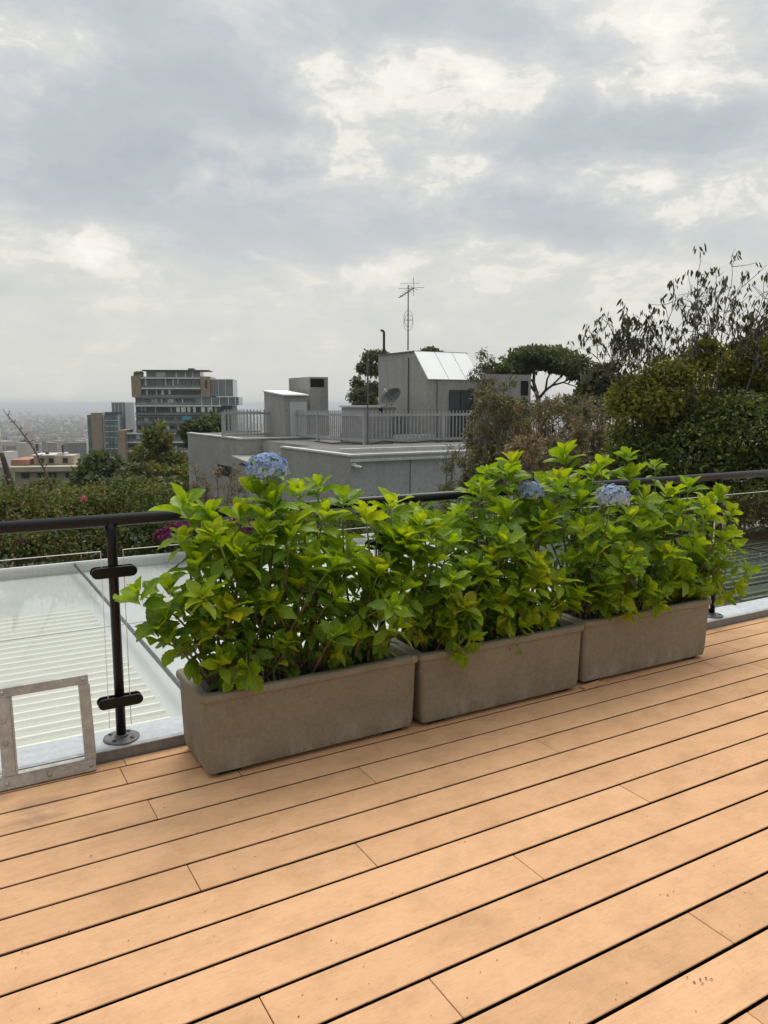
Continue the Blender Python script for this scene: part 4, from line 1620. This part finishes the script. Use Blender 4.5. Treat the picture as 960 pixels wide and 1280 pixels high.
sm = far_building('glass_tower', 'slim teal glass tower with a brown slab front standing beside the apartment block', 'tower', 110, 600, 300, R(4))
KB = 300 / FPX


def sbox(cx0, cx1, cy0, cy1, y0, y1, nm, mt, par=None):
    mbx = MB()
    mbx.box((100 + cx0 / 4.571 - 110) * KB, (100 + cx1 / 4.571 - 110) * KB, y0, y1, (600 - 450 - cy1 / 4.571) * KB, (600 - 450 - cy0 / 4.571) * KB)
    return mbx.build(nm, mt, par or sm, local=True)


sbox(46, 82, 315, 640, 3, 18, 'glass_side', M['teal'])
sbox(80, 139, 303, 640, 0, 18, 'stone_slab', M['stone'])
sbox(139, 150, 300, 640, 1.5, 16, 'corner_strip', M['slab'])
gf = sbox(150, 226, 318, 640, .8, 16, 'glass_front', M['teal'])
for k_ in range(6):
    sbox(150, 226, 345 + 32 * k_, 348 + 32 * k_, .68, .78, 'floor_line', M['slab'], gf)
for x_ in (176, 200):
    sbox(x_, x_ + 3, 318, 640, .55, .67, 'mullion', M['dishm'], gf)
for (xx, zz) in ((172, 470), (190, 470), (206, 440)):
    sbox(xx, xx + 12, zz, zz + 24, .6, .78, 'window', M['cyan'] if zz == 440 else M['window'], gf)
sbox(140, 224, 300, 318, 2, 14, 'roof_terrace', M['darkmetal'])
up = sbox(166, 243, 246, 420, 8, 22, 'upper_tower', M['greyglass'])
sbox(164, 245, 243, 247, 7.8, 22, 'roof_cap', M['slab'], up)
for x_ in (184, 205, 226):
    sbox(x_, x_ + 2.5, 248, 330, 7.8, 7.98, 'mullion', M['slab'], up)

# low flat-roofed building among the shrubs
lw = far_building('flat_house', 'long low sandy building with a pale flat roof below the hazy city', 'house', 60, 610, 95, R(10))
KL = 95 / FPX


def lbox(x0, x1, y0, y1, d0, d1, nm, mt, par=None):
    mbx = MB()
    mbx.box((x0 - 60) * KL, (x1 - 60) * KL, d0, d1, (610 - y1) * KL, (610 - y0) * KL)
    return mbx.build(nm, mt, par or lw, local=True)


lbox(22, 104, 589, 660, 0, 7, 'wall', M['sand'])
lbox(17, 108, 582.5, 588.5, -1, 8, 'roof', M['sand'])
lbox(40, 88, 571, 582, 2, 6, 'upper_storey', M['sand'])
lbox(38, 66, 569.5, 571, 1.7, 6.3, 'upper_roof', M['coping'])
lbox(15, 36, 575, 582, 1.2, 7, 'roof_end', M['terra'])
for (xa, ya, ww, hh) in ((72, 558, 2, 13), (41, 556, 2, 9), (52, 566, 3, 5)):
    lbox(xa, xa + ww, ya, ya + hh, 3, 3.6, 'flue', M['darkmetal'])
lbox(68, 76, 568, 571, 2.5, 5, 'flue_cap', M['coping'])
for xa in (46, 58, 75):
    lbox(xa, xa + 6, 574, 580, 1.9, 1.99, 'window', M['window'])
for xa in (30, 48, 62, 82):
    lbox(xa, xa + 9, 591, 597, -.1, -.01, 'window', M['window'])

# hazy houses on the slope and the far city
GP = 'pale low houses on the hazy slope'
for i in range(46):
    px = random.uniform(-30, 166)
    py = random.uniform(541, 571)
    z_ = -75
    d_ = (CAM_H - z_) * 970 / (py - 505) * .62
    d_ = max(330, min(d_, 1300))
    zz = ground_z(d_)
    c_ = at_d(px, 505, d_)
    w_, dp, h_ = random.uniform(7, 16), random.uniform(7, 12), random.uniform(3.5, 8)
    tt = random.choice([.4, .55, .65, .72, .8, .8, .8, .88, .95])
    mb = MB()
    mb.box(-w_ / 2, w_ / 2, -dp / 2, dp / 2, -6, h_, tt)
    mb.box(-w_ / 2 - .4, w_ / 2 + .4, -dp / 2 - .4, dp / 2 + .4, h_ + .01, h_ + .5, min(1, tt + .15) if tt < .82 else .93)
    for k_ in range(int(w_ / 4)):
        x_ = -w_ / 2 + 1.5 + 4 * k_
        mb.box(x_, x_ + 1.6, -dp / 2 - .12, -dp / 2 - .02, h_ - 2.8, h_ - 1.3, 0.0)
    o_ = mb.build('hillside_house', M['city'], None, local=True)
    o_.location = (c_[0], c_[1], zz)
    o_.rotation_euler = (0, 0, YAW - math.pi / 2 + random.uniform(-.6, .6))
    tag(o_, 'small pale house among trees on the hazy slope toward the city', 'house', GP)
mb = MB()
n_ = 5200
for i in range(n_):
    d_ = 800 * (1 / (1 - rng.random() * .93)) ** 1.0
    if d_ > 14000:
        continue
    px = rng.uniform(-80, 470)
    c_ = at_d(px, 505, d_)
    g = ground_z(d_)
    w_, dp = rng.uniform(6, 22) * (1 + d_ / 9000), rng.uniform(6, 16)
    h_ = rng.uniform(4, 12) if rng.random() < .95 else rng.uniform(14, 40)
    an = YAW + rng.uniform(-.7, .7)
    ca, sa = math.cos(an), math.sin(an)
    tt = float(rng.choice([.0, .1, .2, .3, .4, .5, .6, .8, .9, .97]))
    mb.obox((c_[0], c_[1], g + h_ / 2 - 3), (ca * dp / 2, sa * dp / 2, 0), (-sa * w_ / 2, ca * w_ / 2, 0), (0, 0, h_ / 2 + 3), tt)
tag(mb.build('distant_city', M['city'], fixn=False), kind='stuff')
P = []
for i in range(15000):
    d_ = 300 / (1 - rng.random() * .95)
    if d_ > 7000:
        continue
    px = rng.uniform(-80, 470)
    c_ = at_d(px, 505, d_)
    s_ = rng.uniform(2.5, 6) * (1 + d_ / 3000)
    P.append((c_[0], c_[1], ground_z(d_) + s_ * .5, s_))
P = np.array(P)
k_ = 7
q = np.repeat(P, k_, axis=0)
dd = rnd_dirs(len(q))
scatter_o = scatter('distant_trees', TINY, q[:, :3] + dd * q[:, 3:4] * .6, rnd_dirs(len(q)), unit(dd + [0, 0, .6]), q[:, 3] * 1.3, np.clip(rng.normal(size=len(q)) * .2 + .4, 0, 1), M['pine'])
tag(scatter_o, kind='stuff')

# ================================================================== VEGETATION
def plant(name, label, cat, spec, d, n, size, mat, tmpl=TINY, r0=.06, base=None, group=None, tint=(.5, .25), shell=.6, jitter=.16, droop=0, fork=.45, twigs=3, cname='crown', uppish=.4, extra=None, paths=None):
    lobes = px_lobes(spec, d)
    cen = np.mean([l[0] for l in lobes], axis=0)
    bx_, by_ = (cen[0], cen[1]) if base is None else at_d(base[0], 505, base[1] if len(base) > 1 else d)[:2]
    bz = ground_z(math.hypot(bx_, by_)) - .05
    t = thing(name, label, cat, (bx_, by_, bz), group)
    mb_ = MB()
    if paths:
        for pth, ra, rb in paths:
            pp = [np.array(at_d(q[0], q[1], d + (q[2] if len(q) > 2 else 0))) for q in pth]
            mb_.tube(pp, list(np.linspace(ra, rb, len(pp))), 7)
        mb_.tube([(bx_, by_, bz), at_d(paths[0][0][0][0], paths[0][0][0][1], d)], [r0 * 1.2, r0], 8)
    else:
        limbs(mb_, (bx_, by_, bz), lobes, r0, fork=fork, twigs=twigs)
    mb_.build('trunk' if name.endswith('tree') or 'pine' in name else 'stem', M['wood'], t, smooth=True, fixn=False)
    crown(cname, lobes, n, size, M[mat], t, tmpl, tint, shell, jitter, droop, uppish)
    if extra:
        extra(t, lobes)
    return t


def blooms(mat, n, size, pick=None, nm='blossom'):
    def f(t, lobes):
        ls = lobes if pick is None else [lobes[i] for i in pick]
        crown(nm, [(c, np.array(r) * 1.04) for c, r in ls], n, size, M[mat], t, TINY, (.5, .3), .93, .05, 0, .5)
    return f


# the row of shrubs behind the glass roof
plant('flowering_shrub', 'olive green shrub with reddish tips around the leaning dead stalk', 'shrub', [(-20, 640, 55, 42), (25, 648, 46, 40, .4), (10, 682, 60, 28, -.1), (60, 680, 40, 26, -.2)], 9.9, 9500, .05, 'hedge', SMALL, .02, group='shrubs behind the glass roof', tint=(.52, .28), twigs=6, cname='foliage')
plant('flowering_shrub', 'broad olive shrub with a single pink flower on top behind the glass roof', 'shrub', [(95, 650, 50, 42), (60, 628, 34, 30, .8), (120, 632, 36, 28, .6), (110, 678, 60, 28, -.1)], 10.2, 10500, .05, 'hedge', SMALL, .02, group='shrubs behind the glass roof', tint=(.5, .28), twigs=6, cname='foliage')
plant('flowering_shrub', 'green shrub behind the railing post between the olive shrub and the house', 'shrub', [(165, 630, 42, 34, .5), (200, 640, 42, 36), (170, 668, 52, 28, -.1), (230, 660, 50, 36, .2)], 10.2, 10500, .05, 'hedge', SMALL, .02, group='shrubs behind the glass roof', tint=(.44, .26), twigs=6, cname='foliage')
plant('flowering_shrub', 'low dark shrub behind the sprawling hydrangea, in front of the house wall', 'shrub', [(280, 655, 50, 30), (340, 655, 50, 30, .2), (410, 650, 50, 28, .4), (480, 648, 50, 26, .6), (545, 640, 45, 26, .8)], 11.2, 9000, .05, 'hedge', SMALL, .02, group='shrubs behind the glass roof', tint=(.4, .26), twigs=5, cname='foliage')
for (nm_l, spec, d_, n_) in (('bougainvillea with magenta bracts low in the hedge below the dead stalk', [(20, 684, 20, 9), (36, 676, 10, 6)], 9.45, 170),
                             ('bougainvillea with purple bracts behind the sprawling hydrangea', [(222, 668, 26, 14), (262, 660, 26, 15, .2), (300, 655, 24, 13, .3)], 9.75, 1500)):
    plant('bougainvillea', nm_l, 'bougainvillea', spec, d_, n_, .05, 'magenta', SMALL, .012, group='bougainvilleas in the hedge', tint=(.5, .3), twigs=5, cname='bracts',
          extra=lambda t, lobes: crown('foliage', lobes, 500, .05, M['hedge'], t, SMALL, (.35, .2), .4, .2))
mb = MB()
pc = at_d(105, 623, 9.35)
P_ = pc + rng.normal(size=(26, 3)) * .022
tag(scatter('pink_blossom', TINY, P_, rnd_dirs(26), rnd_dirs(26), np.full(26, .034), rng.random(26), M['pink']), 'single pink blossom on top of the broad olive shrub', 'flower')

plant('round_tree', 'dark round bushy tree standing below the slim glass tower', 'tree', [(128, 590, 28, 22), (112, 605, 22, 20, -2), (146, 602, 20, 20, 1), (125, 615, 34, 22)], 62, 5200, .55, 'pine', TINY, .25, tint=(.4, .22))
plant('leafy_tree', 'olive brown tree with an upright crown before the apartment block', 'tree', [(198, 548, 15, 18), (190, 575, 24, 20, 2), (214, 580, 22, 22), (180, 600, 28, 20, -3), (222, 605, 26, 22, -2)], 55, 5600, .42, 'hedge', TINY, .22, tint=(.55, .25))
plant('leafy_tree', 'dark spreading tree beside the roof fence at the foot of the apartment block', 'tree', [(252, 534, 16, 9), (270, 528, 14, 8, 3), (240, 540, 14, 12), (256, 552, 24, 14)], 70, 3600, .42, 'pine', TINY, .25, tint=(.35, .2))
plant('leafy_tree', 'grey green low tree behind the shrubs below the brown and teal towers', 'tree', [(168, 598, 20, 16), (150, 615, 24, 14, -3), (200, 612, 26, 14, -3)], 34, 3200, .26, 'euca', TINY, .15, tint=(.45, .25))
plant('tall_tree', 'airy grey green tree rising behind the satellite dish beside the stair tower', 'tree', [(464, 446, 11, 7), (456, 460, 10, 8, 1), (469, 463, 10, 8), (447, 480, 8, 8, 2), (452, 495, 16, 11), (467, 488, 11, 10, 1), (478, 446, 10, 7), (458, 507, 18, 8)], 46, 8000, .17, 'euca', TINY, .10, tint=(.5, .28), shell=.3, jitter=.3, fork=.5, twigs=4)
plant('tall_tree', 'grey green tree top peeking over the stair tower roof', 'tree', [(538, 440, 13, 5), (546, 445, 10, 7, 1), (528, 449, 12, 8)], 52, 1700, .18, 'euca', TINY, .18, tint=(.45, .22))
plant('umbrella_pine', 'wide flat topped pine tree with bare spreading limbs behind the house wing', 'pine tree',
      [(668, 441, 26, 7), (648, 450, 20, 7, 1), (692, 444, 26, 8, 1), (712, 454, 22, 9, -1), (640, 461, 16, 6), (726, 466, 20, 9, 1), (672, 454, 24, 6, 2), (700, 460, 22, 7, 1), (655, 462, 16, 5, 2), (738, 480, 12, 7)], 60, 11000, .32, 'pine', TINY, .2, base=(676, 60), tint=(.6, .26), shell=.2, jitter=.32, paths=[
          ([(676, 520), (674, 505), (671, 492), (667, 478), (668, 462), (672, 448)], .22, .07), ([(671, 492), (661, 480), (652, 472), (646, 462), (644, 452)], .12, .04), ([(667, 478), (657, 468), (652, 456, 1)], .08, .03),
          ([(673, 499), (682, 488), (690, 482), (700, 472), (706, 458)], .13, .04), ([(690, 482), (704, 478), (716, 472), (726, 464)], .08, .03), ([(682, 488), (684, 474), (690, 462), (692, 448)], .09, .03),
          ([(668, 466), (662, 454), (660, 444)], .06, .02), ([(700, 472), (712, 462), (714, 452)], .05, .02), ([(704, 478), (722, 484), (736, 480)], .05, .02), ([(652, 472), (640, 470), (634, 464)], .05, .02)])
plant('round_tree', 'small round tree top between the young tree and the umbrella pine', 'tree', [(621, 462, 13, 6), (630, 466, 9, 6)], 55, 900, .28, 'pine', TINY, .14, tint=(.5, .22))
plant('leafy_tree', 'dark bushy tree between the umbrella pine and the twiggy tree', 'tree', [(757, 466, 14, 10), (745, 482, 16, 11), (772, 478, 14, 11), (755, 498, 22, 14), (735, 500, 18, 14)], 34, 3600, .24, 'euca', TINY, .15, tint=(.15, .25))
plant('leafy_tree', 'low grey green thicket tree massed under the umbrella pine behind the house', 'tree', [(640, 512, 24, 14), (676, 512, 26, 13, 1), (712, 510, 24, 14), (745, 512, 24, 14, 1), (790, 508, 26, 16)], 30, 4200, .17, 'euca', TINY, .10, tint=(.3, .28))
plant('young_tree', 'slender young tree with loose leaves before the house wing', 'tree', [(601, 440, 7, 9), (606, 458, 11, 10), (592, 470, 9, 8), (616, 448, 6, 5), (604, 482, 12, 10)], 20, 900, .10, 'euca', NARROW, .022, tint=(.45, .28), shell=.2, jitter=.3, droop=.8, fork=.6)


# dry scrub of thin twigs in front of the house
def scrub(label, rootpx, d, tips, nt_, leafn, lsize, mat, group=None, tint=(.5, .28), twig='twig', tw=.007, droop=.4, name='dry_shrub', gen=3, spread=.35, tmpl=NARROW, side=.45):
    b_ = at_d(rootpx, 505, d)
    bz = ground_z(math.hypot(b_[0], b_[1])) - .05
    t = thing(name, label, 'shrub' if 'shrub' in name else 'tree', (b_[0], b_[1], bz), group)
    mb_ = MB()
    LP, LD = [], []
    k = d / FPX
    for (px, py, dd) in tips:
        tip = np.array(at_d(px, py, d + dd))
        root = np.array([b_[0], b_[1], bz]) + (tip - np.array([b_[0], b_[1], bz])) * np.array([.62, .62, 0]) + np.array([rng.normal() * .2, rng.normal() * .2, 0])
        ctrl = root + (tip - root) * np.array([.3, .3, .6]) + rng.normal(size=3) * .1
        pts = bez(root, ctrl, tip, 14)
        mb_.tube(pts, list(np.linspace(tw * 2.6, tw * .5, 14)), 5, cap=False)
        for _ in range(nt_):
            i = rng.integers(4, 13)
            s_ = pts[i]
            dr_ = unit(unit(tip - root) * .8 + rng.normal(size=3) * .6 + np.array([0, 0, .25]))
            ln = spread * rng.uniform(.4, 1.2) * (1.2 - i / 16)
            e_ = s_ + dr_ * ln
            sub = bez(s_, (s_ + e_) / 2 + rng.normal(size=3) * .04, e_, 6)
            mb_.tube(sub, list(np.linspace(tw * .8, tw * .35, 6)), 4, cap=False)
            for _2 in range(gen):
                j = rng.integers(1, 6)
                e2_ = sub[j] + unit(dr_ + rng.normal(size=3) * .8) * ln * rng.uniform(.3, .6)
                mb_.tube([sub[j], (sub[j] + e2_) / 2 + rng.normal(size=3) * .01, e2_], [tw * .5, tw * .4, tw * .25], 3, cap=False)
                LP.append(e2_)
                LD.append(dr_)
            for q_ in sub[2:]:
                LP.append(q_)
                LD.append(dr_)
    mb_.build('twigs', M[twig], t, smooth=True, fixn=False)
    LP, LD = np.array(LP), np.array(LD)
    ii = rng.integers(0, len(LP), leafn)
    P2 = LP[ii] + rng.normal(size=(leafn, 3)) * lsize * .45
    D2 = unit(LD[ii] * .3 + rnd_dirs(leafn) * .9 + np.array([0, 0, -droop]))
    U2 = unit(rnd_dirs(leafn) + np.array([0, 0, .4]))
    scatter('foliage', tmpl, P2, D2, U2, lsize * (.6 + .8 * rng.random(leafn)), np.clip(tint[0] + rng.normal(size=leafn) * tint[1], 0, 1), M[mat], t)
    return t


SG = 'dry twiggy shrubs in front of the house'


def rtips(x0, x1, y0, y1, n, dd=.5):
    return [(rng.uniform(x0, x1), rng.uniform(y0, y1), rng.uniform(-dd, dd)) for _ in range(n)]


scrub('thin green and brown shrub in front of the house door', 610, 14.0, rtips(585, 650, 470, 560, 16) + [(598, 486, 0), (612, 470, 0), (640, 455, 0)], 11, 8500, .085, 'dry', SG, (.38, .3), droop=.8)
scrub('silvery small leaved shrub low against the front block wall', 590, 13.5, rtips(545, 640, 560, 625, 14), 10, 7500, .06, 'euca', SG, (.8, .25), droop=.2)
scrub('reddish brown dry shrub right of the house wing', 690, 14.5, rtips(640, 770, 490, 580, 22), 14, 14000, .08, 'dry', SG, (.6, .3))
scrub('brown tangled shrub behind the tall hydrangea', 740, 13.2, rtips(680, 800, 510, 600, 18), 14, 13000, .08, 'dry', SG, (.45, .3))
scrub('thin bare shrub at the foot of the dark bushy tree', 752, 15.0, rtips(705, 800, 468, 545, 18), 12, 9000, .08, 'dry', SG, (.42, .3))
scrub('dry pale shrub against the left wall of the rear block', 262, 17.5, rtips(236, 312, 575, 615, 14), 10, 3200, .07, 'dry', SG, (.6, .28))
# spent cream flower heads among the twigs
for i, (px, py, s_) in enumerate(((651, 556, .06), (670, 554, .07), (664, 566, .075), (641, 562, .05))):
    c_ = at_d(px, py, 5.2)
    t = thing('dried_flower', 'cream dried flower head on a bent stem above the hydrangeas', 'flower', (c_[0], c_[1], .33), 'cream dried flower heads')
    mb = MB()
    mb.tube(bez((c_[0] + .05, c_[1], -.34), (c_[0] + .08, c_[1] + .05, c_[2] * .6), c_, 8), [.006] * 8, 5)
    mb.build('stalk', M['twig'], t, smooth=True)
    k_ = 150
    d_ = rnd_dirs(k_)
    scatter('petals', TINY, c_ + d_ * s_ * .8 * rng.uniform(.6, 1.1, (k_, 1)), unit(d_ + rnd_dirs(k_) * .7), rnd_dirs(k_), np.full(k_, .03), np.clip(.7 + rng.normal(size=k_) * .2, 0, 1), M['dry'], t)

# big dark evergreen on the right
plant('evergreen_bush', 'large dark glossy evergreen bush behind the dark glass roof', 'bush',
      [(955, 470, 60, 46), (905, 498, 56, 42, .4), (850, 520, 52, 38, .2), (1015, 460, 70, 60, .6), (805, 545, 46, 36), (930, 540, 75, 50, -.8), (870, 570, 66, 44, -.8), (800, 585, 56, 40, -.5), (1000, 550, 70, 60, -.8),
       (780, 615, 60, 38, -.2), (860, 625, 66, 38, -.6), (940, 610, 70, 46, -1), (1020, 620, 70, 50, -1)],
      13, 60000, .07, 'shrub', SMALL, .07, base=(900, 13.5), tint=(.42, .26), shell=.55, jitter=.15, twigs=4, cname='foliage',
      extra=lambda t, lobes: crown('top_light_leaves', [(np.array(c) + np.array([0, 0, r[2] * .34]), np.array(r) * np.array([.86, .86, .78])) for c, r in lobes[:5]], 13000, .065, M['shrub'], t, SMALL, (.84, .18), .8, .12))  # light on the bush top painted as a yellow-green upper leaf layer
plant('evergreen_bush', 'yellow green loose bush at the foot of the twiggy tree', 'bush', [(838, 466, 32, 20), (803, 482, 30, 20, .3), (868, 452, 24, 16, .3), (815, 502, 36, 24), (885, 440, 22, 14, .2), (780, 500, 24, 20, .2)], 12.4, 8500, .07, 'shrub', SMALL, .03, tint=(.78, .22), shell=.25, jitter=.28, cname='foliage')
plant('low_hedge', 'low dark hedge along the far edge of the dark glass roof', 'hedge', [(640, 660, 60, 26, .6), (720, 655, 60, 26, .2), (800, 645, 60, 28), (880, 636, 60, 30, -.2), (960, 628, 60, 32, -.3), (1040, 622, 60, 34, -.3)], 11.6, 15000, .055, 'shrub', SMALL, .02, tint=(.35, .25), twigs=4, cname='foliage')

# bare tree with hanging leaf clusters
tb = at_d(880, 505, 12.6)
bz = ground_z(14)
tt_ = thing('twiggy_tree', 'sparse tree with thin bare branches and dark hanging leaf clusters standing up against the sky', 'tree', (tb[0], tb[1], bz))
TIPS = [(876, 311, 0), (921, 318, .2), (958, 342, -.2), (845, 356, .2), (880, 345, -.3), (905, 350, .3), (860, 392, .2), (815, 390, 0), (790, 400, .3), (762, 398, -.2), (740, 418, 0), (735, 450, .2),
        (752, 405, .5), (770, 430, .2), (800, 420, -.3), (832, 400, .2), (850, 372, -.2), (895, 335, .4), (935, 340, .4), (962, 372, 0), (946, 392, .3), (915, 372, -.4), (880, 380, .4), (930, 378, .1),
        (975, 330, 0), (985, 360, .2), (820, 432, .2), (785, 445, .3), (760, 455, 0), (716, 452, .3), (990, 400, 0), (868, 362, .2), (775, 415, -.2), (800, 405, .2)]
mb = MB()
LP, LD = [], []
root = np.array([tb[0], tb[1], bz])
HUBS = [(798, 488, .1), (822, 470, -.1), (842, 462, .2), (866, 452, -.2), (884, 448, .2), (902, 440, 0), (925, 438, .3), (948, 445, -.2), (775, 478, .3)]
hubs = [np.array(at_d(a, b_, 12.6 + c_)) for a, b_, c_ in HUBS]
for h_ in hubs:
    mb.tube(bez(root + [0, 0, .4], (root + h_) / 2 + np.array([0, 0, .15]), h_, 9), list(np.linspace(.022, .011, 9)), 7)
for (px, py, dd) in TIPS + [(rng.uniform(770, 960), rng.uniform(385, 450), rng.uniform(-.3, .4)) for _ in range(26)]:
    tip = np.array(at_d(px, py, 12.6 + dd))
    hs_ = sorted(range(len(hubs)), key=lambda i_: abs(HUBS[i_][0] - px - 8 * rng.normal()))
    h_ = hubs[hs_[rng.integers(0, 2)]]
    ctrl = (h_ + tip) / 2 + np.array([0, 0, -.05]) + rng.normal(size=3) * .16
    pts = bez(h_, ctrl, tip, 12)
    pts = [q + rng.normal(size=3) * .012 for q in pts]
    mb.tube(pts, list(np.linspace(.0105, .0035, 12)), 5, cap=False)
    LP.append(tip)
    LP.append(tip + rng.normal(size=3) * .04)
    for _ in range(7):
        i = rng.integers(3, 11)
        e_ = pts[i] + unit(unit(tip - h_) * .7 + rng.normal(size=3) * .7) * rng.uniform(.12, .5)
        mb.tube(bez(pts[i], (pts[i] + e_) / 2 + rng.normal(size=3) * .04, e_, 5), list(np.linspace(.006, .003, 5)), 4, cap=False)
        if rng.random() < .6:
            LP.append(e_)
    for i in (9, 10):
        if rng.random() < .5:
            LP.append(pts[i])
mb.build('trunk', M['twig'], tt_, smooth=True, fixn=False)
P, D, U, S, T = [], [], [], [], []
for q in LP:
    for _ in range(rng.integers(2, 8)):
        P.append(q + rng.normal(size=3) * .035)
        D.append(unit(np.array([rng.normal() * .35, rng.normal() * .35, -1])))
        U.append(unit(rng.normal(size=3)))
        S.append(rng.uniform(.065, .14))
        T.append(np.clip(.5 + rng.normal() * .28, 0, 1))
scatter('crown', [leaf_template(4, 2, .34, .2, .2, 0), leaf_template(4, 2, .3, -.2, .3, 0)], P, D, U, S, T, M['droop'], tt_)

# leaning dead stalk and bare branch at the far left
st = thing('dead_stalk', 'leaning brown dead stalk with pale flecks above the shrubs', 'dead plant', at_d(14, 640, 10.4))
mb = MB()
k_ = 10.4
mb.tube(bez(at_d(22, 640, k_), at_d(12, 600, k_), at_d(2, 566, k_), 10), list(np.linspace(.06, .03, 10)), 9)
mb.build('stalk', M['wood'], st, smooth=True)
P_ = np.array([at_d(px + rng.normal() * 3, py + rng.normal() * 3, k_ - .15) for px, py in zip(np.linspace(0, 26, 46), np.linspace(592, 628, 46))])
scatter('flecks', TINY, P_, rnd_dirs(46), rnd_dirs(46), np.full(46, .05), rng.random(46), M['dry'], st)
br_ = thing('bare_branch', 'bare dark branch reaching diagonally across the hazy city', 'branch', at_d(62, 610, 10.8))
mb = MB()
pts = bez(at_d(64, 612, 10.8), at_d(52, 565, 10.8), at_d(10, 520, 10.8), 12)
mb.tube(pts, list(np.linspace(.016, .007, 12)), 5)
for i in range(3, 12):
    for s_ in (-1, 1):
        e_ = pts[i] + (RT * s_ * rng.uniform(.02, .08) + np.array([0, 0, rng.uniform(.01, .1)]))
        mb.tube([pts[i], e_], [.006, .004], 4)
mb.build('twigs', M['twig'], br_, smooth=True)
P_ = np.array([pts[rng.integers(4, 12)] + rng.normal(size=3) * .03 for _ in range(34)])
scatter('foliage', NARROW, P_, rnd_dirs(34), rnd_dirs(34), np.full(34, .05), rng.random(34) * .5, M['droop'], br_)

# ================================================================== LITTER on the boards
P, D, U, S, T = [], [], [], [], []
for i in range(120):
    px, py = rng.uniform(0, 960), 880 + 400 * rng.random() ** .8
    q = at_z(px, py, .0022)
    if q[1] > 2.9:
        continue
    P.append(q)
    D.append(unit(np.array([rng.normal(), rng.normal(), .08])))
    U.append(np.array([rng.normal() * .25, rng.normal() * .25, 1.0]))
    S.append(rng.uniform(.0025, .007))
    T.append(rng.choice([.1, .2, .3, .45]))
for (px, py) in ((787, 1243), (858, 1222), (866, 1226), (876, 1226), (882, 1224), (880, 1230), (892, 1224), (413, 990), (206, 1009), (112, 1070), (34, 1192), (520, 996), (956, 876), (953, 879), (958, 872), (835, 1120), (842, 1115)):
    P.append(at_z(px, py, .003))
    D.append(unit(np.array([rng.normal(), rng.normal(), .12])))
    U.append(np.array([rng.normal() * .3, rng.normal() * .3, 1.0]))
    S.append(rng.uniform(.006, .012))
    T.append(1.0 if (px, py) in ((787, 1243), (413, 990)) else .25)
m_lit = mat_leaf('litter', [(0, (.03, .022, .015)), (.4, (.16, .09, .05)), (.8, (.34, .30, .12)), (1, (.66, .58, .34))], .1, .7, .3)
tag(scatter('leaf_litter', TINY, P, D, U, S, T, m_lit), kind='stuff')
